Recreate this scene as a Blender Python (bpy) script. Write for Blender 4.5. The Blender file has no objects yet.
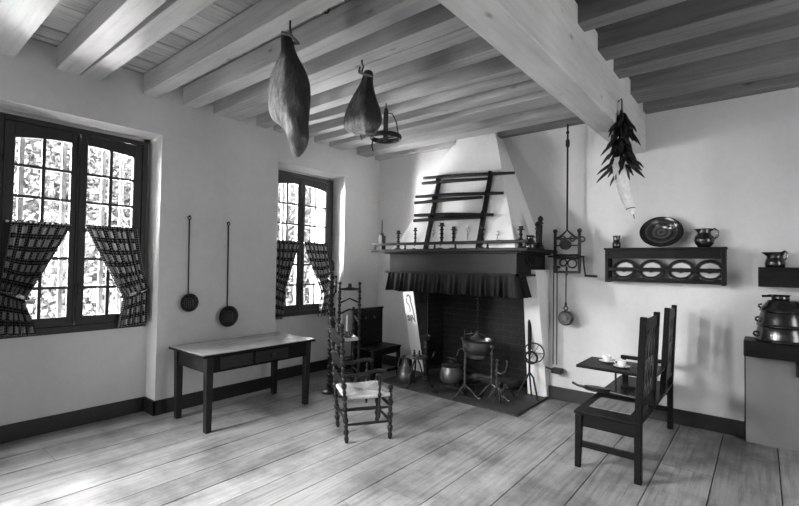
import bpy, bmesh, math, random
from mathutils import Vector, Matrix
random.seed(7)
PI = math.pi
SC = bpy.context.scene
COL = SC.collection

# ------------------------------------------------------------------ camera
cam_d = bpy.data.cameras.new('camera'); cam = bpy.data.objects.new('camera', cam_d); COL.objects.link(cam)
F_PX, YAW, PITCH, ROLL = 443.9, -0.685324, 0.0256377, 0.0150777
cam_d.sensor_width = 36.0; cam_d.lens = F_PX / 799 * 36.0; cam_d.clip_start = 0.05
fw = Vector((math.sin(YAW)*math.cos(PITCH), math.cos(YAW)*math.cos(PITCH), math.sin(PITCH)))
r0 = Vector((math.cos(YAW), -math.sin(YAW), 0)); u0 = r0.cross(fw)
rr = math.cos(ROLL)*r0 + math.sin(ROLL)*u0; uu = -math.sin(ROLL)*r0 + math.cos(ROLL)*u0
cam.matrix_world = Matrix(((rr.x, uu.x, -fw.x, 0), (rr.y, uu.y, -fw.y, 0), (rr.z, uu.z, -fw.z, 1.6), (0, 0, 0, 1)))
SC.camera = cam

# ------------------------------------------------------------------ world, lights, exposure
world = bpy.data.worlds.new('sky'); SC.world = world; world.use_nodes = True
bg = world.node_tree.nodes['Background']; bg.inputs[0].default_value = (1, 1, 1, 1); bg.inputs[1].default_value = 2.2

def area(name, loc, target, sx, sy, power, spread=PI):
    d = bpy.data.lights.new(name, 'AREA'); d.shape = 'RECTANGLE'; d.size = sx; d.size_y = sy; d.energy = power; d.spread = spread
    o = bpy.data.objects.new(name, d); COL.objects.link(o); o.location = loc
    o.rotation_euler = (Vector(target) - Vector(loc)).to_track_quat('-Z', 'Y').to_euler()
    return o
# lamps on the unseen side of the room and beyond the left windows
area('rear_low_fill', (-0.6, -1.9, 1.1), (-0.8, 4.0, 1.3), 1.2, 2.0, 4)  # added fill for the lower back wall; the rear wall has no door
area('near_window_light', (-4.82, 0.05, 1.1), (-1.2, 2.9, 2.2), .95, 1.5, 16)
area('grazing_fill', (-6.6, -0.9, 2.1), (-2.7, 4.4, 2.0), 1.3, 1.6, 1300)  # added lamp hidden outside, grazing the hood and back wall
area('grazing_fill', (-6.4, 2.5, 2.1), (-3.4, 5.2, 2.1), 1.1, 1.6, 850)  # added lamp hidden beside the far window, brightens hood and corner
# added lamps low outside, standing in for ground bounce onto the joists
area('low_outside_fill', (-8.6, 2.6, -.05), (-2.6, 1.4, 2.9), 2.6, 1.6, 150)
area('low_outside_fill', (-8.6, 5.8, -.05), (-2.6, 3.6, 2.9), 2.6, 1.6, 370)
area('rear_floor_fill', (-2.9, -1.7, 2.5), (-2.1, 2.3, 0.0), 1.0, 1.0, 7, math.radians(70))  # added fill for floor and back wall, no window there
area('near_floor_fill', (-4.3, -0.7, 2.9), (-2.1, 1.9, 0.0), .8, .8, 21, math.radians(75))  # added lamp for a bright pool on the floor, not a roof opening
area('right_window_light', (2.3, 3.1, 1.8), (-2.0, 3.4, 1.5), 1.1, 1.8, 14)
# added lamps above the two left windows, standing in for steep sky light
area('steep_outside_fill', (-7.6, 1.35, 4.9), (-4.2, 1.6, 0.8), 2.2, 2.0, 20)
area('steep_outside_fill', (-7.6, 4.05, 4.9), (-4.2, 3.9, 0.8), 2.2, 2.0, 480)

SC.view_settings.view_transform = 'Standard'; SC.view_settings.look = 'None'
SC.view_settings.gamma = 1.0; SC.view_settings.use_curve_mapping = False
SC.view_settings.exposure = 2.25

# ------------------------------------------------------------------ materials
def new_mat(name):
    m = bpy.data.materials.new(name); m.use_nodes = True
    nt = m.node_tree; b = nt.nodes['Principled BSDF']
    return m, nt, b
def N(nt, t, **kw):
    n = nt.nodes.new(t)
    for k, v in kw.items(): setattr(n, k, v)
    return n
def g(v): return (v, v, v, 1)
def ramp(nt, src, stops):
    r = N(nt, 'ShaderNodeValToRGB'); el = r.color_ramp.elements
    while len(el) < len(stops): el.new(0.5)
    for e, (p, v) in zip(el, stops): e.position = p; e.color = g(v)
    nt.links.new(src, r.inputs[0]); return r.outputs[0]
def mixc(nt, a, b, fac, mode='MULTIPLY'):
    m = N(nt, 'ShaderNodeMix', data_type='RGBA', blend_type=mode)
    if isinstance(fac, (int, float)): m.inputs[0].default_value = fac
    else: nt.links.new(fac, m.inputs[0])
    for i, v in ((6, a), (7, b)):
        if isinstance(v, (int, float)): m.inputs[i].default_value = g(v)
        else: nt.links.new(v, m.inputs[i])
    return m.outputs[2]
def noise(nt, co, scale, detail=4, rough=.55, stretch=(1, 1, 1)):
    mp = N(nt, 'ShaderNodeMapping'); mp.inputs['Scale'].default_value = stretch; nt.links.new(co, mp.inputs[0])
    n = N(nt, 'ShaderNodeTexNoise'); n.inputs['Scale'].default_value = scale; n.inputs['Detail'].default_value = detail
    n.inputs['Roughness'].default_value = rough; nt.links.new(mp.outputs[0], n.inputs[0]); return n.outputs[0]
def bump(nt, b, h, strength=.2, dist=.01):
    bp = N(nt, 'ShaderNodeBump'); bp.inputs['Strength'].default_value = strength; bp.inputs['Distance'].default_value = dist
    nt.links.new(h, bp.inputs['Height']); nt.links.new(bp.outputs[0], b.inputs['Normal'])

def plaster(name, v, blot=.12, rough=.9):
    m, nt, b = new_mat(name); co = N(nt, 'ShaderNodeTexCoord').outputs['Object']
    n1 = noise(nt, co, 1.3, 5); n2 = noise(nt, co, 14, 6)
    c = ramp(nt, n1, [(.3, v*(1-blot)), (.7, v*(1+blot*.5))])
    c = mixc(nt, c, ramp(nt, n2, [(.35, .965), (.6, 1)]), 1)
    nt.links.new(c, b.inputs['Base Color']); b.inputs['Roughness'].default_value = rough
    bump(nt, b, n2, .25, .006); return m

def wood(name, v, axis='x', contrast=.45, rough=.6, grain=38, knots=False, island=0.0, spec=.4, worn=0):
    m, nt, b = new_mat(name); co = N(nt, 'ShaderNodeTexCoord').outputs['Object']
    if island:
        geo = N(nt, 'ShaderNodeNewGeometry'); va = N(nt, 'ShaderNodeVectorMath', operation='ADD')
        sc = N(nt, 'ShaderNodeMath', operation='MULTIPLY'); sc.inputs[1].default_value = 37
        nt.links.new(geo.outputs['Random Per Island'], sc.inputs[0]); cb = N(nt, 'ShaderNodeCombineXYZ')
        for i in range(3): nt.links.new(sc.outputs[0], cb.inputs[i])
        nt.links.new(co, va.inputs[0]); nt.links.new(cb.outputs[0], va.inputs[1]); co2 = va.outputs[0]
    else:
        oi = N(nt, 'ShaderNodeObjectInfo'); sc = N(nt, 'ShaderNodeMath', operation='MULTIPLY'); sc.inputs[1].default_value = 53
        nt.links.new(oi.outputs['Random'], sc.inputs[0]); cb = N(nt, 'ShaderNodeCombineXYZ')
        for i in range(3): nt.links.new(sc.outputs[0], cb.inputs[i])
        va = N(nt, 'ShaderNodeVectorMath', operation='ADD'); nt.links.new(co, va.inputs[0]); nt.links.new(cb.outputs[0], va.inputs[1]); co2 = va.outputs[0]
    st = {'x': (.06, 1, 1), 'y': (1, .06, 1), 'z': (1, 1, .06), 'n': (.5, .5, .5)}[axis]
    n1 = noise(nt, co2, grain, 5, .6, st); n2 = noise(nt, co2, 2.2, 4, .6, tuple(min(1, s*5) for s in st))
    c = ramp(nt, n1, [(.28, v*(1-contrast)), (.52, v), (.75, v*(1+contrast*.35))])
    c = mixc(nt, c, ramp(nt, n2, [(.3, .72), (.65, 1.05)]), 1)
    if knots:
        k = N(nt, 'ShaderNodeTexVoronoi'); k.inputs['Scale'].default_value = 5.5
        mp = N(nt, 'ShaderNodeMapping'); mp.inputs['Scale'].default_value = {'x': (.45, 1, 1), 'y': (1, .45, 1), 'z': (1, 1, .45), 'n': (1, 1, 1)}[axis]
        nt.links.new(co2, mp.inputs[0]); nt.links.new(mp.outputs[0], k.inputs[0])
        c = mixc(nt, c, ramp(nt, k.outputs['Distance'], [(.03, .35), (.12, 1)]), .75)
    if name.startswith('floor'):
        c = mixc(nt, c, ramp(nt, noise(nt, co, 1.7, 6, .68), [(.36, .5), (.56, 1.05)]), 1)
        c = mixc(nt, c, ramp(nt, noise(nt, co2, 60, 3, .6, (1, .03, 1)), [(.3, .62), (.48, 1)]), .8)
    if worn:
        w = noise(nt, co, 9, 6, .7); c = mixc(nt, c, worn, ramp(nt, w, [(.66, 0), (.78, .45)]), 'MIX')
    if island:
        c = mixc(nt, c, ramp(nt, geo.outputs['Random Per Island'], [(0, 1-island), (1, 1)]), 1)
    nt.links.new(c, b.inputs['Base Color']); b.inputs['Roughness'].default_value = rough
    b.inputs['Specular IOR Level'].default_value = spec
    bump(nt, b, n1, .25, .004); return m

def plain(name, v, rough=.5, metal=0, var=.25, scale=20, spec=.5):
    m, nt, b = new_mat(name); co = N(nt, 'ShaderNodeTexCoord').outputs['Object']
    n1 = noise(nt, co, scale, 4)
    nt.links.new(ramp(nt, n1, [(.3, v*(1-var)), (.7, v*(1+var))]), b.inputs['Base Color'])
    b.inputs['Roughness'].default_value = rough; b.inputs['Metallic'].default_value = metal
    b.inputs['Specular IOR Level'].default_value = spec; bump(nt, b, n1, .1, .003); return m

def gingham():
    m, nt, b = new_mat('gingham cloth'); uv = N(nt, 'ShaderNodeUVMap'); sp = N(nt, 'ShaderNodeSeparateXYZ'); nt.links.new(uv.outputs[0], sp.inputs[0])
    def sq(src, f, th):
        a = N(nt, 'ShaderNodeMath', operation='MULTIPLY'); a.inputs[1].default_value = f; nt.links.new(src, a.inputs[0])
        fr = N(nt, 'ShaderNodeMath', operation='FRACT'); nt.links.new(a.outputs[0], fr.inputs[0])
        gt = N(nt, 'ShaderNodeMath', operation='GREATER_THAN'); gt.inputs[1].default_value = th; nt.links.new(fr.outputs[0], gt.inputs[0]); return gt.outputs[0]
    def mul(a, b_):
        k = N(nt, 'ShaderNodeMath', operation='MULTIPLY'); nt.links.new(a, k.inputs[0]); nt.links.new(b_, k.inputs[1]); return k.outputs[0]
    big = mul(sq(sp.outputs[0], 1/.16, .45), sq(sp.outputs[1], 1/.115, .45))
    fine = mul(sq(sp.outputs[0], 1/.024, .5), sq(sp.outputs[1], 1/.024, .5))
    c = mixc(nt, .005, .3, fine, 'MIX'); c = mixc(nt, c, mixc(nt, .55, .3, fine, 'MIX'), big, 'MIX')
    nt.links.new(c, b.inputs['Base Color']); b.inputs['Roughness'].default_value = .95
    tr = N(nt, 'ShaderNodeBsdfTranslucent'); nt.links.new(c, tr.inputs[0]); mx = N(nt, 'ShaderNodeMixShader'); mx.inputs[0].default_value = .15
    out = nt.nodes['Material Output']; nt.links.new(b.outputs[0], mx.inputs[1]); nt.links.new(tr.outputs[0], mx.inputs[2]); nt.links.new(mx.outputs[0], out.inputs[0])
    return m

def glass_mat():
    m, nt, b = new_mat('window glass'); nt.nodes.remove(b)
    t = N(nt, 'ShaderNodeBsdfTransparent'); gl = N(nt, 'ShaderNodeBsdfGlossy'); gl.inputs['Roughness'].default_value = .02
    fr = N(nt, 'ShaderNodeFresnel'); fr.inputs[0].default_value = 1.3; mx = N(nt, 'ShaderNodeMixShader')
    nt.links.new(fr.outputs[0], mx.inputs[0]); nt.links.new(t.outputs[0], mx.inputs[1]); nt.links.new(gl.outputs[0], mx.inputs[2])
    nt.links.new(mx.outputs[0], nt.nodes['Material Output'].inputs[0]); return m

def brick_mat():
    m, nt, b = new_mat('sooty brick'); co = N(nt, 'ShaderNodeTexCoord').outputs['Object']
    mp = N(nt, 'ShaderNodeMapping'); mp.inputs['Rotation'].default_value = (PI/2, 0, 0); nt.links.new(co, mp.inputs[0])
    br = N(nt, 'ShaderNodeTexBrick'); br.inputs['Scale'].default_value = 1.0
    br.inputs['Brick Width'].default_value = .24; br.inputs['Row Height'].default_value = .085; br.inputs['Mortar Size'].default_value = .008
    br.inputs['Color1'].default_value = g(.008); br.inputs['Color2'].default_value = g(.004); br.inputs['Mortar'].default_value = g(.016)
    nt.links.new(mp.outputs[0], br.inputs[0]); n1 = noise(nt, co, 3, 6, .7)
    c = mixc(nt, br.outputs['Color'], ramp(nt, n1, [(.35, .45), (.7, 1.5)]), 1)
    nt.links.new(c, b.inputs['Base Color']); b.inputs['Roughness'].default_value = .9; bump(nt, b, br.outputs['Fac'], -.5, .01); return m

def radial_mat(name, stops, scale_r, rough=.15, squash=1.0):
    """glazed ware: rings by distance from the local origin in the local XY plane"""
    m, nt, b = new_mat(name); co = N(nt, 'ShaderNodeTexCoord').outputs['Object']
    mp = N(nt, 'ShaderNodeMapping'); mp.inputs['Scale'].default_value = (1/scale_r, squash/scale_r, 0); nt.links.new(co, mp.inputs[0])
    ln = N(nt, 'ShaderNodeVectorMath', operation='LENGTH'); nt.links.new(mp.outputs[0], ln.inputs[0])
    n1 = noise(nt, co, 45, 3); ad = N(nt, 'ShaderNodeMath', operation='MULTIPLY_ADD'); ad.inputs[1].default_value = .12
    nt.links.new(n1, ad.inputs[0]); nt.links.new(ln.outputs['Value'], ad.inputs[2])
    c = ramp(nt, ad.outputs[0], stops); nt.links.new(c, b.inputs['Base Color']); b.inputs['Roughness'].default_value = rough; return m

M = {}
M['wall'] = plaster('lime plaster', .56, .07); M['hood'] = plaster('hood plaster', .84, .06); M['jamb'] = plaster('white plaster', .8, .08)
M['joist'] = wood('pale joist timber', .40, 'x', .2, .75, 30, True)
M['joist_shade'] = wood('shaded joist timber', .18, 'x', .35, .8, 30, True)  # joist timber with the shade of the right part put into its colour
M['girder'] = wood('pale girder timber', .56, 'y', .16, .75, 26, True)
M['plank'] = wood('ceiling plank timber', .37, 'y', .35, .8, 30, True, .35)
M['floor'] = wood('floor board timber', .31, 'y', .42, .4, 30, False, .22, .5, .45)
M['base'] = plain('black skirting paint', .008, .5, 0, .4, 12)
M['winframe'] = wood('dark window timber', .012, 'z', .3, .5, 30)
M['winframe2'] = wood('grey window timber', .045, 'z', .3, .5, 30)
M['dark'] = wood('dark stained wood', .011, 'n', .5, .34, 40, False, 0, .28, .05)
M['darkx'] = wood('dark oak', .009, 'x', .5, .45, 34, False, 0, .12, .03)
M['darky'] = wood('dark walnut', .008, 'y', .5, .42, 34, False, 0, .1, .035)
M['tabletop'] = wood('worn table top with sheen', .27, 'y', .5, .25, 30, False, 0, .6, .3)  # window sheen on the top is put into this paler base colour
M['mantel'] = wood('mantel oak', .012, 'x', .5, .48, 26, True, 0, .2, .06)
M['iron'] = plain('wrought iron', .013, .5, .3, .4, 20, .35)
M['ironlit'] = plain('lit iron', .06, .42, .5, .4)  # lighter copy of the iron, with the light on it put into the colour
M['pewter'] = plain('old pewter', .1, .38, .75, .35, 9)
M['copper'] = plain('tarnished copper', .1, .4, .7, .35, 9)
M['glaze'] = plain('dark glazed ware', .007, .22, 0, .2, 12, .8)
M['cloth'] = gingham(); M['valance'] = plain('black pleated cloth', .004, .7, 0, .2, 20, .25)
M['glass'] = glass_mat(); M['brick'] = brick_mat(); M['slab'] = plain('sooty hearth stone', .03, .6, 0, .4, 6)
M['rush'] = plain('woven rush', .4, .8, 0, .2, 60); M['rush2'] = plain('woven rush darker', .2, .8, 0, .2, 60)
M['candle'] = plain('white wax', .8, .5, 0, .05); M['china'] = plain('white china', .75, .15, 0, .03)
M['coffee'] = plain('black coffee', .012, .2, 0, .1)
M['linen'] = plain('pale linen', .82, .9, 0, .15, 25)
M['ham'] = plain('cured ham rind', .2, .55, 0, .6, 9); M['hamfat'] = plain('cured ham fat', .55, .5, 0, .3, 9)
M['pepper'] = plain('dried pepper', .007, .35, 0, .4); M['stem'] = plain('pepper stem', .1, .7)
M['panel'] = plaster('grey painted panel', .17, .1, .6); M['ash'] = plain('charred wood', .02, .9, 0, .5, 14)
M['brass'] = plain('brass', .4, .3, .9, .15); M['ink'] = plain('ink', .16, .8)
M['leaf'] = plain('leaf', .12, .8, 0, .6, 6); M['bark'] = plain('bark', .2, .9); M['grass'] = plain('pale ground', .1, .95, 0, .25, 3)
M['soot'] = plain('soot stained plaster', .05, .9, 0, .6, 5); M['drawer'] = wood('brown drawer wood', .022, 'y', .5, .4, 34, False, 0, .25, .08)
M['bar'] = plain('grey painted bar', .12, .6)

def ham_mat():
    m, nt, b = new_mat('cured ham'); co = N(nt, 'ShaderNodeTexCoord').outputs['Object']
    n1 = noise(nt, co, 8, 6, .7, (1, 1, .6)); n2 = noise(nt, co, 30, 5, .7, (1, 1, .3))
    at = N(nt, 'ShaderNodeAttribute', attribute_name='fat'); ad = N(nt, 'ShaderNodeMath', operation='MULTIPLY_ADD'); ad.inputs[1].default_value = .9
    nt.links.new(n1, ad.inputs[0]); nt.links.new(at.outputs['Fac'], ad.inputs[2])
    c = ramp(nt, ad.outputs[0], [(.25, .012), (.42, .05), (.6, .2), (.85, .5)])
    c = mixc(nt, c, ramp(nt, n2, [(.35, .4), (.6, 1.1)]), 1)
    nt.links.new(c, b.inputs['Base Color']); b.inputs['Roughness'].default_value = .7; bump(nt, b, n2, .8, .02); return m
M['hamskin'] = ham_mat()

# ------------------------------------------------------------------ mesh helpers
class MB:
    def __init__(s): s.v = []; s.f = []; s.uv = None
    def add(s, vs, fs):
        o = len(s.v); s.v += [tuple(v) for v in vs]; s.f += [tuple(i+o for i in f) for f in fs]; return s
    def box(s, x0, x1, y0, y1, z0, z1):
        vs = [(x, y, z) for z in (z0, z1) for y in (y0, y1) for x in (x0, x1)]
        return s.add(vs, [(0, 2, 3, 1), (4, 5, 7, 6), (0, 1, 5, 4), (2, 6, 7, 3), (0, 4, 6, 2), (1, 3, 7, 5)])
    def beam(s, p, q, w, h, up=(0, 0, 1), w2=None, h2=None):
        p, q = Vector(p), Vector(q); d = (q-p).normalized(); up = Vector(up)
        if abs(d.dot(up)) > .98: up = Vector((1, 0, 0))
        a = d.cross(up).normalized(); b = a.cross(d)
        w2 = w2 or w; h2 = h2 or h; vs = []
        for c, ww, hh in ((p, w, h), (q, w2, h2)):
            for sa, sb in ((-1, -1), (1, -1), (1, 1), (-1, 1)): vs.append(c + a*sa*ww/2 + b*sb*hh/2)
        return s.add(vs, [(3, 2, 1, 0), (4, 5, 6, 7), (0, 1, 5, 4), (1, 2, 6, 5), (2, 3, 7, 6), (3, 0, 4, 7)])
    def tube(s, pts, r, n=8, cap=True):
        pts = [Vector(p) for p in pts]; rs = r if isinstance(r, (list, tuple)) else [r]*len(pts)
        vs = []; fs = []; ref = None
        for i, p in enumerate(pts):
            d = (pts[min(i+1, len(pts)-1)] - pts[max(i-1, 0)]).normalized()
            if ref is None: ref = Vector((0, 0, 1)) if abs(d.z) < .9 else Vector((1, 0, 0))
            a = d.cross(ref).normalized(); b = a.cross(d).normalized(); ref = b
            for k in range(n):
                t = 2*PI*k/n; vs.append(p + (a*math.cos(t)+b*math.sin(t))*rs[i])
        for i in range(len(pts)-1):
            for k in range(n): fs.append((i*n+k, i*n+(k+1) % n, (i+1)*n+(k+1) % n, (i+1)*n+k))
        if cap: fs.append(tuple(range(n-1, -1, -1))); fs.append(tuple(range((len(pts)-1)*n, len(pts)*n)))
        return s.add(vs, fs)
    def lathe(s, prof, n=20, at=(0, 0, 0), sx=1, sy=1, lean=(0, 0), close=True):
        vs = []; fs = []
        for r, z in prof:
            r = max(r, .0004)
            for k in range(n):
                t = 2*PI*k/n; vs.append((at[0]+r*sx*math.cos(t)+lean[0]*z, at[1]+r*sy*math.sin(t)+lean[1]*z, at[2]+z))
        for i in range(len(prof)-1):
            for k in range(n): fs.append((i*n+k, i*n+(k+1) % n, (i+1)*n+(k+1) % n, (i+1)*n+k))
        if close: fs.append(tuple(range(n-1, -1, -1))); fs.append(tuple(range((len(prof)-1)*n, len(prof)*n)))
        return s.add(vs, fs)
    def prism(s, poly, ax, a0, a1):
        n = len(poly); vs = []
        for a in (a0, a1):
            for u, w in poly: vs.append({'x': (a, u, w), 'y': (u, a, w), 'z': (u, w, a)}[ax])
        fs = [tuple(range(n-1, -1, -1)), tuple(range(n, 2*n))] + [(i, (i+1) % n, n+(i+1) % n, n+i) for i in range(n)]
        return s.add(vs, fs)
    def ball(s, c, r, n=10): 
        return s.lathe([(r*math.sin(PI*i/n), -r*math.cos(PI*i/n)) for i in range(n+1)], 12, c)
    def ring(s, c, R, r, nrm=(0, 0, 1), n=28, m=8, a0=0, a1=2*PI):
        nrm = Vector(nrm).normalized(); a = nrm.orthogonal().normalized(); b = nrm.cross(a); c = Vector(c); full = abs(a1-a0-2*PI) < 1e-6
        k = n if full else n+1; vs = []; fs = []
        for i in range(k):
            t = a0+(a1-a0)*i/n; d = a*math.cos(t)+b*math.sin(t)
            for j in range(m):
                p = 2*PI*j/m; vs.append(c+d*(R+r*math.cos(p))+nrm*r*math.sin(p))
        for i in range(k if full else n):
            for j in range(m): fs.append((i*m+j, ((i+1) % k)*m+j, ((i+1) % k)*m+(j+1) % m, i*m+(j+1) % m))
        return s.add(vs, fs)
    def grid(s, fn, nu, nv):
        vs = [fn(i/nu, j/nv) for j in range(nv+1) for i in range(nu+1)]
        s.uv = s.uv or []
        return s.add(vs, [(j*(nu+1)+i, j*(nu+1)+i+1, (j+1)*(nu+1)+i+1, (j+1)*(nu+1)+i) for j in range(nv) for i in range(nu)])
    def build(s, name, mat, parent=None, smooth=38, bevel=0, solid=0, sub=0, loc=None):
        me = bpy.data.meshes.new(name); me.from_pydata(s.v, [], s.f)
        bm = bmesh.new(); bm.from_mesh(me); bmesh.ops.recalc_face_normals(bm, faces=bm.faces); bm.to_mesh(me); bm.free()
        for m in (mat if isinstance(mat, (list, tuple)) else [mat]): me.materials.append(m)
        if smooth:
            for p in me.polygons: p.use_smooth = True
            me.set_sharp_from_angle(angle=math.radians(smooth))
        o = bpy.data.objects.new(name, me); COL.objects.link(o)
        if parent: o.parent = parent
        if loc: o.location = loc
        if solid: x = o.modifiers.new('solid', 'SOLIDIFY'); x.thickness = solid; x.offset = 0
        if bevel: x = o.modifiers.new('bevel', 'BEVEL'); x.width = bevel; x.segments = 2; x.limit_method = 'ANGLE'
        if sub: x = o.modifiers.new('sub', 'SUBSURF'); x.levels = sub; x.render_levels = sub
        return o

def tag(o, label, cat, group=None, kind=None):
    o['label'] = label; o['category'] = cat
    if group: o['group'] = group
    if kind: o['kind'] = kind
    return o
def thing(name, label, cat, loc=(0, 0, 0), rz=0, group=None):
    o = bpy.data.objects.new(name, None); o.empty_display_size = .1; COL.objects.link(o); o.location = loc; o.rotation_euler = (0, 0, rz)
    return tag(o, label, cat, group)
def struct(o): o['kind'] = 'structure'; return o
def copy_tree(o, parent=None):
    c = o.copy(); COL.objects.link(c)
    if parent: c.parent = parent
    for ch in list(o.children): copy_tree(ch, c)
    return c

def turned(z0, z1, r, step=.09, bead=1.35, neck=.6):
    """profile of a bead-and-reel turned post"""
    out = [(r*.9, z0)]; n = max(1, round((z1-z0)/step)); h = (z1-z0)/n
    for i in range(n):
        a = z0+i*h
        out += [(r*.95, a+.06*h), (r*bead*.85, a+.16*h), (r*bead, a+.3*h), (r*bead*.85, a+.44*h), (r*neck, a+.52*h), (r*.85, a+.6*h), (r*.95, a+.75*h), (r*.85, a+.88*h), (r*neck, a+.96*h)]
    out.append((r*.8, z1)); return out
def finial(z, r): return [(r*.5, z), (r*1.1, z+r*.5), (r*.55, z+r*.9), (r*1.05, z+r*1.6), (r*1.25, z+r*2.3), (r*1.0, z+r*3.1), (r*.3, z+r*3.5)]

# ================================================================== THE ROOM
XL, XR, YB, YF, ZC = -4.88, 2.4, 5.42, -2.0, 3.5
# floor boards
fl = MB(); seams = [-5.12, -4.72, -4.36, -4.0, -3.66, -3.34, -3.05, -2.78, -2.52, -2.2, -1.775, -1.41, -1.035, -.66, -.3, .1, .5, .9, 1.3, 1.7, 2.05, XR]
for a, b in zip(seams, seams[1:]):
    y = YF; cuts = [YF] + sorted(random.uniform(YF+.6, 5.3) for _ in range(2)) + [YB]
    for c, d in zip(cuts, cuts[1:]): fl.box(a+.004, b-.004, c+.0015, d-.0015, -.03, random.uniform(-.002, .0))
fl.box(-5.14, XR, YF, YB+.5, -.06, -.034)
struct(fl.build('floor', M['floor'], smooth=0))
# ceiling planks (over the joists)
cl = MB(); x = -5.0
while x < XR:
    w = random.uniform(.19, .27); cl.box(x+.004, min(x+w, XR)-.004, YF, YB+.1, ZC+.014+random.uniform(0, .004), ZC+.04); x += w
cl.box(-5.1, XR, YF, YB+.1, ZC+.041, ZC+.07)
struct(cl.build('ceiling', M['plank'], smooth=0))

def joist(y0, y1, x0, x1, mat, z0=3.3, y0b=None, y1b=None):
    y0b = y0 if y0b is None else y0b; y1b = y1 if y1b is None else y1b
    m = MB(); vs = []
    for x, a, b in ((x0, y0, y1), (x1, y0b, y1b)): vs += [(x, a, z0), (x, b, z0), (x, b, ZC-.001), (x, a, ZC-.001)]
    m.add(vs, [(0, 1, 2, 3), (7, 6, 5, 4), (0, 4, 5, 1), (1, 5, 6, 2), (2, 6, 7, 3), (3, 7, 4, 0)])
    return m.build('ceiling_joist', mat, bevel=.006, smooth=0)
GX0, GX1 = -1.2, -.978
left = [(.55, .80), (1.08, 1.255, 1.06, 1.22), (1.265, 1.42, 1.29, 1.45), (1.80, 1.95), (2.20, 2.36), (2.55, 2.70), (2.71, 2.885), (3.11, 3.25), (3.36, 3.46, 3.56, 3.66), (3.73, 3.84), (4.03, 4.16), (4.31, 4.58), (4.88, 5.12), (5.3, 5.418)]
left = [(-1.6, -1.45), (-1.0, -.85), (-.5, -.33), (0, .16)] + left
for q in left:
    if q[0] > 5.2: continue
    j = joist(q[0], q[1], XL-.02, GX0+.03, M['joist'], 3.3, *(q[2:] if len(q) > 2 else ()))
    tag(j, 'pale ceiling joist between the left wall and the big girder', 'joist', 'pale joists left of the girder', 'structure')
for q, x1 in (((5.3, 5.418), -3.36),):
    j = joist(q[0], q[1], XL-.02, x1, M['joist'], 3.3); tag(j, 'short pale joist ending at the left of the chimney hood', 'joist', None, 'structure')
for q in ((5.3, 5.418),):
    j = joist(q[0], q[1], -2.7, GX0+.03, M['joist_shade'], 3.3); tag(j, 'short joist with painted-in shade between chimney hood and girder', 'joist', None, 'structure')
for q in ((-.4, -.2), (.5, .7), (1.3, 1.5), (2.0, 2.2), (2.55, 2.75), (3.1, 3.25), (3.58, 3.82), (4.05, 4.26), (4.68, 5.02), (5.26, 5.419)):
    j = joist(q[0], q[1], GX1-.03, XR, M['joist_shade'], 3.28)
    tag(j, 'ceiling joist with painted-in shade right of the big girder', 'joist', 'shade-toned joists right of the girder', 'structure')
gm = MB(); gm.box(GX0, GX1, YF, YB-.001, 2.86, 3.42)
tag(gm.build('ceiling_girder', M['girder'], bevel=.012, smooth=0), 'massive pale timber girder crossing under the joists', 'beam', kind='structure')

# left wall with two window bays
R1, R2, ZT = (.66, 2.0), (3.45, 4.645), 2.92
WX = -5.12
wl = MB()
for a, b in ((YF, R1[0]), (R1[1], R2[0]), (R2[1], YB+.3)): wl.box(-5.5, XL, a, b, -.1, ZC)
for a, b in (R1, R2):
    wl.box(-5.5, XL, a, b, ZT, ZC); wl.box(-5.5, WX, a, b, -.1, .9 if a < 1 else .87)
    wl.box(-5.5, -5.19, a, a+.06, .9, ZT); wl.box(-5.5, -5.19, b-.06, b, .9, ZT); wl.box(-5.5, -5.19, a, b, ZT-.05, ZT)
struct(wl.build('wall_left', M['wall'], smooth=0))
# back wall with the firebox opening
FX0, FX1, FZ = -3.90, -2.29, 1.5
wb = MB(); wb.box(XL, FX0, YB, YB+.6, -.1, ZC); wb.box(FX1, XR, YB, YB+.6, -.1, ZC); wb.box(FX0, FX1, YB, YB+.6, FZ, ZC)
struct(wb.build('wall_back', M['wall'], smooth=0))
wr = MB(); wr.box(XR, XR+.1, YF, YB+.6, -.1, ZC); struct(wr.build('wall_right', M['wall'], smooth=0))
wf = MB(); wf.box(-5.5, XR+.1, YF-.1, YF, -.1, ZC); struct(wf.build('wall_rear', M['wall'], smooth=0))
# skirting
b = MB(); t = .022
for y0, y1 in ((YF, R1[0]), (R1[1], R2[0]), (R2[1], YB)): b.box(XL, XL+t, y0-(.0 if y0 == YF else t), y1+t*(y1 != YB), 0, .15)
for y0, y1 in (R1, R2):
    b.box(WX, WX+t, y0+t, y1-t, 0, .15); b.box(WX, XL, y0, y0+t, 0, .15) if y0 > 1 else None; b.box(WX, XL+t, y1-t, y1, 0, .15)
struct(b.build('baseboard_left', M['base'], bevel=.004, smooth=0))
b = MB(); b.box(XL+t, -4.1, YB-.025, YB, 0, .15); b.box(-2.03, -.14, YB-.025, YB, 0, .15); b.box(.9, XR, YB-.025, YB, 0, .15)
struct(b.build('baseboard_back', M['base'], bevel=.004, smooth=0))

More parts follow.
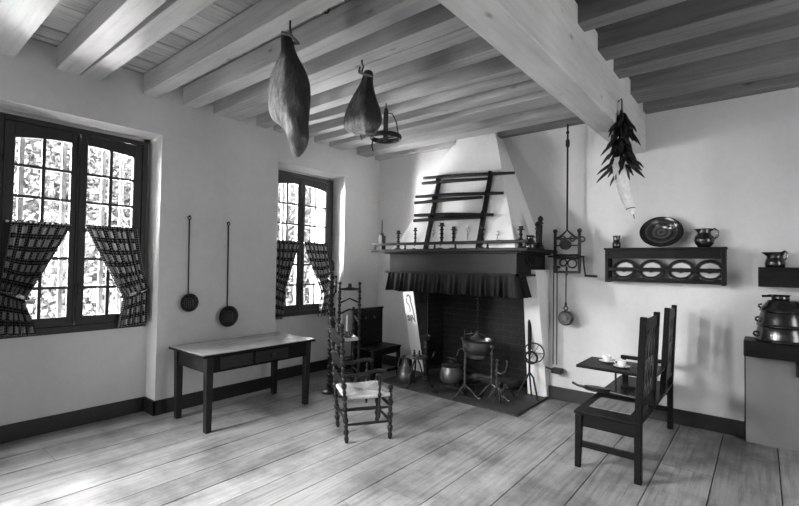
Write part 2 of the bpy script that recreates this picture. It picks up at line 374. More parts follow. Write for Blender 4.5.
# ------------------------------------------------------------------ windows
def window(name, y0, y1, z0, ztop, cy, mat, lab):
    root = thing(name, lab, 'window', (WX, cy, z0)); root['kind'] = 'structure'
    D = lambda y: y-cy
    zz = lambda z: z-z0
    fr = MB(); w = .05
    fr.box(-.07, .01, D(y0), D(y0)+w, 0, zz(ztop)); fr.box(-.07, .01, D(y1)-w, D(y1), 0, zz(ztop))
    fr.box(-.07, .01, D(y0)+w, D(y1)-w, zz(ztop)-.05, zz(ztop)); fr.box(-.07, .012, D(y0)+w, D(y1)-w, 0, .065)
    fr.build('window_frame', mat, root, bevel=.004)
    for sgn, a, b in ((-1, y0+w+.003, cy-.004), (1, cy+.004, y1-w-.003)):
        a, b = D(a), D(b); zb, zt = .068, zz(ztop)-.053; s = MB()
        st = .075 if sgn < 0 else .075; sm = .062
        so, si = (st, sm) if sgn < 0 else (sm, st)
        x0, x1 = -.055, .0
        s.box(x0, x1, a, a+so, zb, zt); s.box(x0, x1, b-si, b, zb, zt); s.box(x0, x1, a+so, b-si, zb, zb+.085)
        ya, yb = a+so, b-si; gt = zz(2.715)
        # arched head rail
        poly = [(ya, zt), (ya, gt if sgn > 0 else gt-.035)]
        for i in range(1, 8):
            u = i/8; rise = math.sin(PI/2*(u if sgn < 0 else 1-u))*.04
            poly.append((ya+(yb-ya)*u, gt-.035+rise))
        poly += [(yb, gt-.035 if sgn > 0 else gt+.005), (yb, zt)]
        if sgn > 0: poly[1] = (ya, gt+.005)
        s.prism(poly, 'x', x0, x1)
        sash = s.build('sash', mat, root, bevel=.003)
        bars = MB(); mid = (ya+yb)/2; bars.box(-.045, -.008, mid-.013, mid+.013, zb+.08, gt+.01)
        zg0 = zb+.085; rows = 6
        for i in range(1, rows):
            z = zg0+(gt-zg0)*i/rows; bars.box(-.0449, -.0079, ya, yb, z-.013, z+.013)
        bars.build('glazing_bars', mat, sash, bevel=.002)
        gl = MB(); gl.box(-.029, -.026, ya-.005, yb+.005, zg0-.005, gt+.02); gl.build('glass_pane', M['glass'], sash, smooth=0)
        h = MB()
        for z in (.35, 1.55): h.lathe([(.008, 0), (.008, .07)], 8, (.006, a-.004 if sgn < 0 else b+.004, z))
        h.build('hinge', M['iron'], sash)
    c = MB(); c.box(0, .018, -.022, .022, .1, zz(ztop)-.09); c.build('centre_batten', mat, root, bevel=.004)
    k = MB(); k.lathe([(.012, 0), (.018, .02), (.014, .09), (.02, .12)], 10, (.035, 0, .36)); k.beam((.018, 0, .42), (.04, 0, .42), .012, .012)
    k.tube([(.024, 0, .12), (.024, 0, 1.7)], .006, 6)
    k.build('window_latch', M['iron'], root)
    return root
window('window_1', .735, 1.955, .9, 2.87, 1.345, M['winframe'], 'large dark casement window at the far left of the room')
window('window_2', 3.48, 4.62, .85, 2.87, 4.025, M['winframe2'], 'grey casement window beside the turned chairs')

# iron bars outside the glass
for y0, ys in ((0, (.958, 1.288, 1.633, 1.807)), (1, (3.70, 3.90, 4.20, 4.47))):
    for y in ys:
        o = MB().box(-.011, .011, -.02, .02, 0, 2.06).build('window_bar', M['bar'], loc=(-5.4, y, .9 if not y0 else .87))
        tag(o, 'vertical grey bar outside the far left window' if not y0 else 'vertical grey bar outside the window by the turned chairs', 'bar', 'bars of the left window' if not y0 else 'bars of the far window')

# ------------------------------------------------------------------ curtains
def smooth_interp(keys, v):
    for (a, x), (b, y) in zip(keys, keys[1:]):
        if v <= b:
            t = (v-a)/(b-a); t = t**1.15 if a == 0 else t*t*(3-2*t); return x+(y-x)*t
    return keys[-1][1]
def curtain(lab, keys, flip, x=-5.045, pleats=11):
    """keys: (v, outer y, inner y, z)"""
    zt = keys[0][3]; yo = keys[0][1]
    root = thing('gingham_curtain', lab, 'curtain', (x, (keys[0][1]+keys[0][2])/2, zt), 0, None)
    nu, nv = 96, 60; ox, oy, oz = root.location; span = abs(keys[0][2]-keys[0][1])*2.3
    def fn(u, v):
        a = smooth_interp([(k[0], k[1]) for k in keys], v); b = smooth_interp([(k[0], k[2]) for k in keys], v); z = zt
        for k0, k1 in zip(keys, keys[1:]):
            if v <= k1[0]+1e-9:
                z = k0[3]+(k1[3]-k0[3])*(v-k0[0])/(k1[0]-k0[0]); break
        w = abs(b-a); amp = .026+.018*(1-min(1, w/.4))
        ph = u*pleats*2*PI
        xx = x+.012+amp*math.sin(ph)+.006*math.sin(ph*2.3+v*3)
        y = a+(b-a)*u + .25*w/pleats*math.sin(ph*1+1.2)*.5
        drop = 0
        if v < .5: drop = -.06*math.sin(PI*u)*v     # sag
        tilt = keys[1][4]*(1-abs(v-keys[1][0])/.45)*(u-.5) if abs(v-keys[1][0]) < .45 else 0
        return (xx-ox, y-oy, z+drop+tilt+.006*math.sin(ph)*(v > .9)-oz)
    m = MB(); m.grid(fn, nu, nv); o = m.build('curtain_cloth', M['cloth'], root, smooth=80, solid=.002)
    uvl = o.data.uv_layers.new(name='UVMap'); H = zt-keys[-1][3]
    for lp in o.data.loops:
        i = lp.vertex_index % (nu+1); j = lp.vertex_index//(nu+1); uvl.data[lp.index].uv = (i/nu*span, j/nv*H*1.05)
    # tie-back
    k = keys[1]; a, b2 = min(k[1], k[2]), max(k[1], k[2]); cy = (a+b2)/2; pts = []
    for i in range(25):
        t = 2*PI*i/24; pts.append((x+.012+.05*math.cos(t)-ox, cy+((b2-a)/2+.02)*math.sin(t)-oy, k[3]+ (k[4]*(.5 if k[2] > k[1] else -.5))*math.sin(t)-oz))
    tb = MB()
    for p, q in zip(pts, pts[1:]): tb.beam(p, q, .05, .012, (0, 0, 1)) if False else tb.tube([p, q], .016, 6)
    o2 = tb.build('tie_back', M['cloth'], root, smooth=60); uvl = o2.data.uv_layers.new(name='UVMap')
    for lp in o2.data.loops:
        c = o2.data.vertices[lp.vertex_index].co; uvl.data[lp.index].uv = (c.y*1.5, c.z+c.x)
    rd = MB(); ya, yb = keys[0][1]-.01, keys[0][2]
    rd.tube([(.004, ya-oy, -.012), (.004, yb-oy, -.012)], .006, 8); rd.ball((.004, yb-oy, -.012), .011, 6); rd.ball((.004, ya-oy, -.012), .011, 6); rd.build('curtain_rod', M['brass'], root)
    return root
curtain('black and white gingham curtain at the left of the large window', [(0, .825, 1.265, 1.935), (.66, .775, .955, 1.29, -.09), (1, .72, 1.035, .93)], 1)
curtain('black and white gingham curtain at the right of the large window', [(0, 1.835, 1.39, 1.935), (.66, 1.945, 1.735, 1.27, -.09), (1, 1.95, 1.69, .93)], -1)
curtain('gingham curtain at the left side of the far window', [(0, 3.52, 3.93, 1.90), (.62, 3.54, 3.69, 1.25, -.08), (1, 3.50, 3.66, .84)], 1)
curtain('gingham curtain at the right side of the far window, behind the turned post', [(0, 4.45, 4.02, 1.90), (.62, 4.56, 4.36, 1.23, -.08), (1, 4.55, 4.31, .82)], -1)

# ------------------------------------------------------------------ fireplace
fp = thing('fireplace', 'plastered farmhouse fireplace with tapering hood and sooty brick firebox', 'fireplace', (-3.1, YB, 0))
O = Vector((-3.1, YB, 0))
def loc(m): m.v = [tuple(Vector(v)-O) for v in m.v]; return m
hd = MB()   # hood: front plane y = 4.6+.4225*(z-1.83)
hf = lambda z: 4.62+.4225*(z-1.83)
rows = [(1.79, -3.93, -2.11), (1.95, -3.80, -2.17), (2.113, -3.725, -2.23), (2.609, -3.53, -2.42), (3.0, -3.45, -2.57), (3.14, -3.42, -2.625), (3.24, -3.36, -2.665), (3.30, -3.28, -2.69), (3.5, -3.24, -2.76)]
vs = []; fs = []
for z, a, c in rows:
    a2 = min(a, -3.46); vs += [(a2-.03 if z > 3 else a2-.08, YB, z), (a, hf(z), z), (c, hf(z), z), (c+.005, YB, z)]
for i in range(len(rows)-1):
    for k in range(4): fs.append((i*4+k, i*4+(k+1) % 4, (i+1)*4+(k+1) % 4, (i+1)*4+k))
fs += [(3, 2, 1, 0), tuple(range(len(vs)-4, len(vs)))]
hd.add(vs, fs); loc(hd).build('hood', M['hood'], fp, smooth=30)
for xa0, xb, xa1 in ((-4.08, -3.88, -4.08), (-2.28, -2.03, -2.20)):
    m = MB(); vs = []
    for z in (0, 1.56):
        xa = xa0+(xa1-xa0)*z/1.56; vs += [(xa, 5.36-.24*z, z), (xb, 5.36-.24*z, z), (xb, YB+.02, z), (xa, YB+.02, z)]
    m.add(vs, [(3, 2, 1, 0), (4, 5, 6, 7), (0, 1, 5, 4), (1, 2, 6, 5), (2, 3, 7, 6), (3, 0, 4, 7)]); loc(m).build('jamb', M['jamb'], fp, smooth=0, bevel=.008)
m = MB(); m.add([(-3.88, 5.358, .013), (-3.88, YB, .013), (-3.88, YB, 1.5), (-3.88, 5.36-.24*1.5, 1.5), (-3.872, 5.358, .013), (-3.872, YB, .013), (-3.872, YB, 1.5), (-3.872, 5.36-.24*1.5, 1.5)], [(0, 1, 2, 3), (7, 6, 5, 4), (0, 4, 5, 1), (1, 5, 6, 2), (2, 6, 7, 3), (3, 7, 4, 0)])
loc(m).build('sooty_reveal', M['soot'], fp, smooth=0)
fb = MB(); T = .05
fb.box(FX0, FX1, YB+.45, YB+.55, 0, FZ+.4)
for xa, xb in ((FX0-.02, FX0+.012), (FX1-.012, FX1+.02)): fb.box(xa, xb, YB+.0, YB+.5, 0, FZ+.3)
fb.box(FX0, FX1, YB-.02, YB+.5, FZ-.02, FZ+.03)
loc(fb).build('firebox', M['brick'], fp, smooth=0)
sl = MB(); sl.prism([(-4.05, 4.62), (-4.0, 4.57), (-3.646, 4.51), (-2.03, 4.49), (-2.03, YB), (FX1, YB), (FX1, YB+.46), (FX0, YB+.46), (FX0, YB), (-4.05, YB)], 'z', .0005, .012)
loc(sl).build('hearth_slab', M['slab'], fp, smooth=0)
iv = MB(); iv.box(-2.055, -2.025, 4.49, 5.36, .0, .02); loc(iv).build('hearth_edging', M['base'], fp, smooth=0)

# mantel
mt = thing('mantel_shelf', 'dark oak mantel with gallery rail above the hearth', 'mantel', (-3.05, 4.6, 1.5)); O = Vector((-3.05, 4.6, 1.5))
m = MB(); m.box(-3.93, -2.09, 4.6, 4.66, 1.505, 1.745); loc(m).build('front_beam', M['mantel'], mt, smooth=0, bevel=.006)
m = MB(); m.box(-2.14, -2.09, 4.66, YB, 1.505, 1.745); m.box(-2.17, -2.088, 4.592, 4.66, 1.50, 1.746); loc(m).build('side_beam', M['mantel'], mt, smooth=0, bevel=.006)
m = MB(); m.box(-3.93, -3.88, 4.66, YB, 1.505, 1.745); loc(m).build('side_beam', M['mantel'], mt, smooth=0, bevel=.006)
m = MB(); m.prism([(-4.19, 4.5), (-1.93, 4.5), (-1.93, YB), (-4.19, YB)], 'z', 1.762, 1.8); loc(m).build('shelf_board', M['mantel'], mt, smooth=0, bevel=.008)
m = MB(); m.prism([(-4.0, 4.56), (-2.02, 4.56), (-2.02, YB), (-4.0, YB)], 'z', 1.742, 1.764); m.box(-4.0, -2.03, 4.575, 4.63, 1.485, 1.51); m.box(-2.12, -2.04, 4.575, YB, 1.485, 1.51); loc(m).build('moulding', M['mantel'], mt, smooth=0, bevel=.005)
m = MB(); m.box(-4.19, -1.945, 4.525, 4.56, 1.852, 1.888); m.box(-1.965, -1.93, 4.525, 4.62, 1.852, 1.888); loc(m).build('gallery_rail', M['mantel'], mt, smooth=0, bevel=.008)
for x in (-4.15, -3.62, -3.15, -2.85, -2.42, -2.03):
    m = MB(); m.lathe([(.018, 1.8), (.018, 1.81), (.008, 1.82), (.015, 1.83), (.008, 1.842), (.014, 1.853)], 12, (x, 4.542, 0)); loc(m).build('baluster', M['mantel'], mt)
for y in (4.85, 5.0):
    m = MB(); m.tube([(-2.085, y-.03, 1.70), (-2.07, y-.02, 1.66), (-2.075, y, 1.63), (-2.07, y+.035, 1.66), (-2.085, y+.05, 1.71)], .008, 6); loc(m).build('hook', M['iron'], mt)

# pleated valance
vroot = thing('mantel_valance', 'black pleated cloth valance hanging under the mantel', 'valance', (-3.0, 4.6, 1.5)); O = Vector((-3.0, 4.6, 1.5))
def val(u, v):
    L1, L2 = 1.81, .26; s = u*(L1+L2); ph = s/.074*2*PI+1.3*math.sin(s*9)+.9*math.sin(s*23); fl = v*.03; amp = (.006+.03*v)*(.75+.4*math.sin(s*31))
    z = 1.512-.262*v+.006*math.sin(s*17)*v
    off = amp*math.sin(ph)+fl
    R = .05
    if s < L1: p = (-3.92-.015*v+s*(1+.02*v), 4.565-off)
    else: p = (-2.085+.03*v+off, 4.565+.02+(s-L1))
    sx = .3*.062*math.sin(ph*1+1)*v*.3
    return (p[0]+sx+3.0, p[1]-4.6, z-1.5)
m = MB(); m.grid(val, 520, 14); m.build('pleated_cloth', M['valance'], vroot, smooth=80, solid=.002)
m = MB(); m.box(-3.95, -2.085, 4.557, 4.572, 1.49, 1.515); loc(m).build('heading_band', M['valance'], vroot, smooth=0, bevel=.003)

# ink print on left jamb
O = Vector((-3.975, 5.15, .93))
pr_ = tag(bpy.data.objects.new('ink_print', None), 'faint black ink figure sketched on the left jamb of the fireplace', 'drawing'); COL.objects.link(pr_); pr_.location = O
m = MB()
def stroke(pts, r):
    pp = [(-3.975+a*.72, 5.3575-.24*(.93+c), .93+c) for a, c in pts]
    for p, q in zip(pp, pp[1:]): m.beam(p, q, .002, r*.8, (0, 0, 1)) if abs(p[2]-q[2]) < abs(p[0]-q[0]) else m.beam(p, q, r*.8, .002, (0, 1, 0))
stroke([(-.05, .2), (-.02, .23), (.02, .22), (.04, .18), (.03, .14)], .03); stroke([(.03, .14), (.06, .05), (.08, -.06), (.075, -.15)], .022)
stroke([(-.06, .18), (-.07, .12), (-.04, .09)], .02); stroke([(-.03, .1), (0, .02), (-.02, -.02)], .014)
stroke([(-.1, -.1), (-.06, -.07), (-.06, -.15), (-.1, -.14)], .02); stroke([(-.02, -.16), (-.01, -.07), (.03, -.07), (.03, -.1), (.0, -.11)], .02); stroke([(.03, -.1), (.1, -.16)], .018)
loc(m).build('ink_strokes', M['ink'], pr_, smooth=0)

# ------------------------------------------------------------------ spit rack on the hood
O = Vector((-3.0, 4.75, 2.2))
sr = thing('spit_rack', 'dark wooden rack with three pairs of spits hung on the hood', 'rack', O+Vector((.03, -.012, -.03)))
hz = lambda z, d=0: 4.62+.4225*(z-1.83)-d
for xa, xb in ((-3.345, -3.42), (-2.59, -2.645)):
    m = MB(); m.beam((xa, hz(1.83, .035), 1.83), (xb, hz(2.79, .035), 2.79), .055, .035, (0, -1, 0))
    for z in (2.24, 2.5, 2.76):
        f = (z-1.83)/.96; x = xa+(xb-xa)*f; m.beam((x-.015, hz(z, .02), z-.05), (x+.03, hz(z, .12), z+.02), .045, .04, (1, 0, 0))
    loc(m).build('upright', M['dark'], sr, smooth=0, bevel=.004)
for a, b in (((-3.66, 2.83), (-2.30, 2.735)), ((-3.66, 2.75), (-2.65, 2.70)), ((-3.70, 2.56), (-2.39, 2.49)), ((-3.69, 2.47), (-2.66, 2.46)), ((-3.63, 2.29), (-2.46, 2.225)), ((-3.62, 2.215), (-2.62, 2.205))):
    m = MB(); m.tube([(a[0], hz(a[1], .085), a[1]), ((a[0]+b[0])/2, hz((a[1]+b[1])/2, .085), (a[1]+b[1])/2+.008), (b[0], hz(b[1], .085), b[1])], [.022, .025, .018], 8)
    loc(m).build('spit', M['dark'], sr)

# ------------------------------------------------------------------ mantel ornaments
def stick(x, y, h, r, lab, mat='iron', thin=False, nm='candlestick'):
    t = thing(nm, lab, 'candlestick', (x, y, 1.8), 0, None)
    m = MB(); m.lathe([(r*2.0, 0), (r*2.0, .008), (r*1.2, .016), (r*.6, .03)], 16); m.build('foot', M[mat], t)
    m = MB(); p = turned(.03, h-.05, r*(.4 if thin else .62), .055)
    m.lathe(p, 12); m.build('stem', M[mat], t)
    m = MB(); m.lathe([(r*.5, h-.05), (r*1.25, h-.042), (r*1.3, h-.034), (r*.7, h-.03), (r*.85, h), (r*.6, h), (r*.55, h-.02)], 14); m.build('socket', M[mat], t)
    return t
stick(-3.80, 4.62, .255, .03, 'dark turned candlestick, first from the left along the mantel')
stick(-3.53, 4.64, .285, .022, 'slim dark candlestick left of the left rack upright')
stick(-3.27, 4.68, .25, .018, 'thin brass candlestick just right of the left rack upright', 'brass', True)
stick(-3.12, 4.56+.09, .33, .034, 'tallest dark turned candlestick near the middle of the mantel')
stick(-2.945, 4.65, .275, .03, 'dark turned candlestick right of the tallest one on the mantel')
stick(-2.755, 4.66, .27, .018, 'thin brass candlestick just left of the right rack upright', 'brass', True)
stick(-2.545, 4.64, .265, .03, 'dark turned candlestick just right of the right rack upright')
stick(-2.36, 4.66, .2, .016, 'short thin brass candlestick right of the rack', 'brass', True)
stick(-2.10, 4.72, .25, .03, 'dark candlestick beside the tall paired columns on the mantel')
t = thing('coffee_mill', 'tall dark box mill with a long thin spindle at the left mantel end', 'mill', (-4.15, 4.68, 1.8))
MB().box(-.04, .04, -.04, .04, 0, .2).build('body', M['darky'], t, bevel=.006)
MB().lathe([(.03, .2), (.034, .215), (.014, .24), (.009, .26), (.008, .40), (.004, .43)], 10).build('spindle', M['iron'], t)
t = thing('wooden_box', 'small dark box left of the candlestick at the mantel right end', 'box', (-2.18, 4.72, 1.8))
MB().box(-.03, .03, -.035, .035, 0, .07).build('body', M['dark'], t, bevel=.005); MB().box(-.034, .034, -.039, .039, .07, .082).build('lid', M['dark'], t, bevel=.003)
t = thing('bell_jug', 'squat dark bell-shaped jug by the paired columns on the mantel', 'jug', (-2.0, 4.74, 1.8))
MB().lathe([(.06, 0), (.065, .02), (.055, .07), (.038, .1), (.036, .13), (.045, .145), (.03, .145)], 20).build('body', M['glaze'], t)
MB().tube([(.04, 0, .13), (.075, 0, .12), (.08, 0, .07), (.058, 0, .05)], .007, 8).build('handle', M['glaze'], t)
t = thing('turned_column_pair', 'pair of tall turned dark columns with finials at the mantel right end', 'ornament', (-1.995, 4.98, 1.8))
MB().box(-.035, .035, -.08, .08, 0, .025).build('base', M['dark'], t, bevel=.004)
for y, h in ((-.035, .3), (.04, .37)):
    MB().lathe(turned(.025, .08, .028, .05)+[(.022, .09), (.026, h-.1), (.02, h-.08), (.036, h-.075), (.036, h-.06), (.02, h-.05), (.03, h-.03), (.034, h-.012), (.022, h+.006), (.006, h+.02)], 14, (0, y, 0)).build('column', M['dark'], t)

# ------------------------------------------------------------------ joint helpers for hearth iron
def legs3(t, cx, cy, z, R, mat, a0=0, r=.011, n=3, curl=True):
    for k in range(n):
        a = a0+2*PI*k/n; c, s = math.cos(a), math.sin(a); m = MB()
        pts = [(cx+c*.01, cy+s*.01, z), (cx+c*R*.35, cy+s*R*.35, z*.8), (cx+c*R*.7, cy+s*R*.7, z*.4), (cx+c*R*.92, cy+s*R*.92, .02)]
        if curl: pts += [(cx+c*R*1.05, cy+s*R*1.05, .012), (cx+c*R*1.15, cy+s*R*1.15, .014)]
        m.tube(pts, r, 8); m.build('leg', mat, t)
Zs = .012
# pewter jug
t = thing('pewter_jug', 'round-bellied pewter jug standing on the left end of the hearth', 'jug', (-3.72, 4.72, Zs))
t.scale = (1.05, 1.05, 1.1)
MB().lathe([(.08, 0), (.085, .01), (.1, .03), (.117, .065), (.12, .095), (.108, .14), (.08, .185), (.058, .215), (.047, .25), (.048, .29), (.056, .325), (.06, .33), (.05, .33), (.043, .29)], 26).build('body', M['pewter'], t)
MB().ring((0, 0, .14), .108, .005).build('bands', M['pewter'], t)
MB().tube([(-.055, 0, .3), (-.1, 0, .29), (-.125, 0, .22), (-.115, 0, .16)], .008, 8).build('handle', M['pewter'], t)
# small iron table with two little pots
t = thing('iron_stand_table', 'small round iron table on splayed legs beside the pewter jug', 'stand', (-3.50, 4.66, Zs))
MB().lathe([(.13, .375), (.145, .38), (.145, .388), (.135, .394), (.001, .392)], 26).build('tray', M['pewter'], t)
legs3(t, 0, 0, .375, .14, M['iron'], .3, .011)
for i, (x, y, l) in enumerate(((-3.52, 4.64, 'small dark figurine on the iron table, left of the pair'), (-3.455, 4.67, 'small dark figurine on the iron table, right of the pair'))):
    t = thing('figurine', l, 'figurine', (x, y, Zs+.393))
    MB().lathe([(.02, 0), (.022, .01), (.012, .025), (.018, .045), (.011, .06), (.014, .075), (.004, .088)], 12).build('figure', M['iron'], t)
# andirons
def andiron(x, y, lab, rz):
    t = thing('andiron', lab, 'andiron', (x, y, Zs), rz)
    MB().lathe([(.024, .1)]+turned(.12, .56, .03, .11, 1.2, .8)+[(.03, .58), (.055, .6), (.062, .64), (.05, .645), (.02, .62)], 12).build('post', M['iron'], t)
    MB().ring((0, 0, .64), .06, .006).build('cup_ring', M['iron'], t)
    for s in (-1, 1): MB().tube([(0, 0, .13), (-.04, s*.06, .1), (-.07, s*.12, .05), (-.08, s*.17, .012), (-.08, s*.2, .015)], .013, 8).build('foot', M['iron'], t)
    MB().beam((0, 0, .2), (.62, 0, .2), .022, .022).beam((.61, 0, .21), (.61, 0, 0), .022, .022).build('log_bar', M['iron'], t)
    MB().tube([(0, 0, .36), (.06, 0, .34), (.16, .02, .33), (.19, .02, .4)], .008, 8).build('spit_hook', M['iron'], t)
    return t
andiron(-3.49, 4.86, 'tall wrought iron andiron with cup top, left of the lidded pot', PI/2-.15)
# lidded pot on trivet
t = thing('trivet', 'low three-legged iron trivet under the lidded pot', 'trivet', (-3.05, 4.80, Zs))
MB().ring((0, 0, .085), .13, .01).build('ring', M['iron'], t)
for k in range(3):
    a = -2.3+2*PI*k/3; c, s = math.cos(a), math.sin(a); MB().tube([(c*.13, s*.13, .085), (c*.16, s*.16, .06), (c*.2, s*.2, .012), (c*.24, s*.24, .014)], .011, 8).build('leg', M['iron'], t)
t = thing('lidded_pot', 'bulbous copper pot with lid on a trivet in front of the hearth', 'pot', (-3.05, 4.80, Zs+.095))
t.scale = (.88, .88, .9)
MB().lathe([(.07, 0), (.12, .015), (.155, .06), (.165, .12), (.155, .18), (.135, .215), (.128, .235), (.14, .25), (.12, .25)], 28).build('body', M['copper'], t)
MB().lathe([(.142, .25), (.145, .258), (.1, .27), (.03, .278), (.001, .278)], 28).build('lid', M['iron'], t)
MB().tube([(-.05, 0, .275), (-.05, 0, .31), (.05, 0, .31), (.05, 0, .275)], .008, 8).tube([(0, 0, .31), (0, 0, .35)], .009, 8).tube([(-.07, 0, .352), (.06, 0, .352), (.08, 0, .33)], .009, 8).build('handle', M['iron'], t)
# tripod stand with hook
def tripod(x, y, h, lab, a0, R=.16, arms=0):
    t = thing('tripod_stand', lab, 'stand', (x, y, Zs))
    pr = [(.012, .1)]
    for i in range(6): z = .12+(h-.14)*i/6; pr += [(.011, z), (.017, z+.02), (.011, z+.04)]
    MB().lathe(pr+[(.012, h-.02), (.02, h), (.008, h+.02)], 10).build('post', M['ironlit'], t)
    legs3(t, 0, 0, .14, R, M['ironlit'], a0, .011)
    if arms == 1: MB().tube([(0, 0, h-.02), (-.05, .01, h+.02), (-.1, .01, h-.01), (-.12, .01, h-.08)], .008, 8).build('hook', M['ironlit'], t)
    if arms == 2: MB().tube([(-.02, 0, h-.12), (.05, 0, h-.15), (.11, 0, h-.11), (.13, 0, h-.02), (.12, 0, h+.02)], .009, 8).build('arm', M['ironlit'], t)
    if arms == 3: MB().ball((0, 0, h+.01), .03, 8).build('knob', M['ironlit'], t)
    return t
tripod(-2.78, 4.68, .56, 'iron tripod stand with a hooked top beside the lidded pot', -1.9, .17, 1)
tripod(-2.58, 4.98, .58, 'iron tripod stand with a ball knob right of the hanging cauldron', -2.2, .16, 3)
tripod(-2.45, 4.86, .46, 'shorter iron tripod stand with a curved arm right of the cauldron', -2.0, .14, 2)
# hanging cauldron
t = thing('hanging_cauldron', 'wide black cauldron hanging over the hearth on a chain', 'cauldron', (-2.95, 5.28, .36))
MB().lathe([(.10, 0), (.14, .0), (.16, .02), (.165, .08), (.2, .1), (.235, .16), (.245, .22), (.25, .29), (.275, .315), (.28, .325), (.25, .32), (.23, .25), (.15, .12)], 32).build('bowl', M['copper'], t)
MB().tube([(-.05, 0, 0), (-.05, 0, -.05), (.05, 0, -.05), (.05, 0, 0)], .008, 8).build('foot', M['iron'], t)
MB().tube([(.275*math.cos(PI*i/12), 0, .32+.09*math.sin(PI*i/12)) for i in range(13)], .008, 8).build('bail', M['iron'], t)
MB().lathe([(.13, .335), (.09, .36), (.04, .40), (.02, .44), (.03, .455), (.005, .465)], 20).build('lid', M['pewter'], t)
m = MB()
for i in range(21): m.ring((0, 0, .48+i*.05), .022, .006, (1, 0, 0) if i % 2 else (0, 1, 0), 12, 6)
m.build('chain', M['iron'], t)
t.scale = (.8, .8, .8)
# second small kettle behind the lidded pot and logs
t = thing('low_skillet', 'low round skillet on short legs behind the lidded pot', 'pan', (-2.98, 5.08, Zs))
MB().lathe([(.12, .07), (.15, .085), (.165, .12), (.158, .12), (.14, .09), (.001, .085)], 26).build('pan', M['iron'], t)
for k in range(3): a = k*2.09; MB().tube([(.11*math.cos(a), .11*math.sin(a), .08), (.13*math.cos(a), .13*math.sin(a), 0)], .009, 8).build('leg', M['iron'], t)
for i, (a, b, r, l) in enumerate((((-2.85, 5.25, .07), (-2.5, 5.5, .09), .05, 'charred log leaning toward the back of the firebox'), ((-3.1, 5.45, .06), (-2.62, 5.36, .06), .055, 'thick charred log lying under the cauldron'), ((-2.55, 5.3, .05), (-2.4, 5.7, .06), .045, 'short charred log at the right of the firebox'), ((-3.75, 5.3, .05), (-3.35, 5.6, .06), .05, 'charred log at the left of the firebox'))):
    m = MB(); c = Vector(a); m.tube([Vector(a)-c, Vector((a[0]*.5+b[0]*.5, a[1]*.5+b[1]*.5, a[2]*.5+b[2]*.5+.01))-c, Vector(b)-c], [r, r*1.1, r*.9], 9)
    tag(m.build('log', M['ash'], loc=(c.x, c.y, c.z)), l, 'log', 'logs in the firebox')
# tongs leaning at the firebox back
t = thing('fire_tongs', 'slim V-shaped fire tongs leaning against the firebox back', 'tongs', (-3.42, 5.62, Zs))
for s in (-1, 1): MB().tube([(0, .1, 0), (s*.02, .16, .3), (s*.06, .215, .62)], .007, 6).build('arm', M['ironlit'], t)
MB().ball((0, .1, .012), .012, 6).build('pivot', M['ironlit'], t)
# spit turning stand
t = thing('spit_turner_stand', 'tall iron spit stand with a scrolled wheel at the right jamb', 'stand', (-2.17, 5.15, Zs))
MB().lathe([(.013, .3), (.013, .52), (.022, .54), (.022, .56), (.015, .58), (.022, .6), (.022, .98), (.028, .99), (.02, 1.01), (.006, 1.02)], 12).build('post', M['iron'], t)
MB().ring((.06, -.01, .56), .115, .008, (.25, -1, 0)).ring((.03, -.02, .5), .07, .012, (.25, -1, 0)).build('wheel', M['iron'], t)
m = MB()
for k in range(6):
    a = k*PI/3; m.tube([(.06, -.01, .56), (.06+.112*math.cos(a)*.97, -.01+.112*.24*math.cos(a), .56+.112*math.sin(a))], .004, 6)
m.build('spoke', M['iron'], t)
for pts in ([(0, 0, .32), (-.03, -.05, .22), (-.08, -.12, .1), (-.1, -.16, 0)], [(0, 0, .32), (.05, 0, .26), (.09, -.02, .12), (.12, -.03, 0)], [(0, 0, .32), (-.01, .05, .2), (-.02, .12, 0)]):
    MB().tube(pts, .011, 8).build('leg', M['iron'], t)
MB().tube([(-.1, -.14, .02), (-.14, -.24, .14), (-.18, -.3, .15), (-.2, -.36, .08), (-.2, -.37, .0)], .012, 8).build('curled_foot', M['iron'], t)
# small nails/irons on the hearth front
for i, (x, y) in enumerate(((-3.3, 4.60), (-3.14, 4.57))):
    m = MB(); m.tube([(-.06, .03, .006), (0, 0, .008), (.05, -.02, .02), (.06, -.02, .035)], .008, 6)
    tag(m.build('poker_end', M['iron'], loc=(x, y, Zs+.002)), 'short bent iron rod lying on the front edge of the hearth', 'iron rod', 'bent iron rods on the hearth')

# ------------------------------------------------------------------ roasting jack on the wall
t = thing('roasting_jack', 'wrought iron clockwork roasting jack on the wall right of the mantel', 'roasting jack', (-1.765, 5.25, 1.5))
for x in (-.14, .14):
    MB().beam((x, 0, .03), (x, 0, .47), .025, .03).lathe(finial(.47, .022), 10, (x, 0, 0)).build('upright', M['iron'], t)
MB().beam((-.15, 0, .04), (.15, 0, .04), .03, .03).beam((-.14, 0, .43), (.14, 0, .43), .02, .022).beam((-.14, 0, .35), (.14, 0, .35), .016, .016).build('crossbars', M['iron'], t)
MB().tube([(-.14, 0, .44), (-.09, 0, .45), (-.04, 0, .49), (0, 0, .53), (.04, 0, .49), (.09, 0, .45), (.13, 0, .44)], .011, 8).build('crest', M['iron'], t)
m = MB(); m.lathe([(.04, -.03), (.06, -.03), (.06, .03), (.04, .03)], 20); m.v = [(v[0]-.02, v[2], v[1]+.36) for v in m.v]; m.build('drum', M['iron'], t)
m = MB(); m.lathe([(.03, -.15), (.03, .13)], 14); m.v = [(v[2], v[0]-.01, v[1]+.22) for v in m.v]; m.lathe([(.008, 0), (.008, .1)], 8); m.build('spindle', M['iron'], t)
MB().tube([(-.22, -.02, .22), (.2, -.02, .22)], .011, 8).build('axle', M['iron'], t)
MB().tube([(.19, -.02, .22), (.2, -.03, .12), (.215, -.03, .01)], .009, 8).tube([(.21, -.03, .005), (.345, -.04, .0)], .013, 8).build('crank', M['iron'], t)
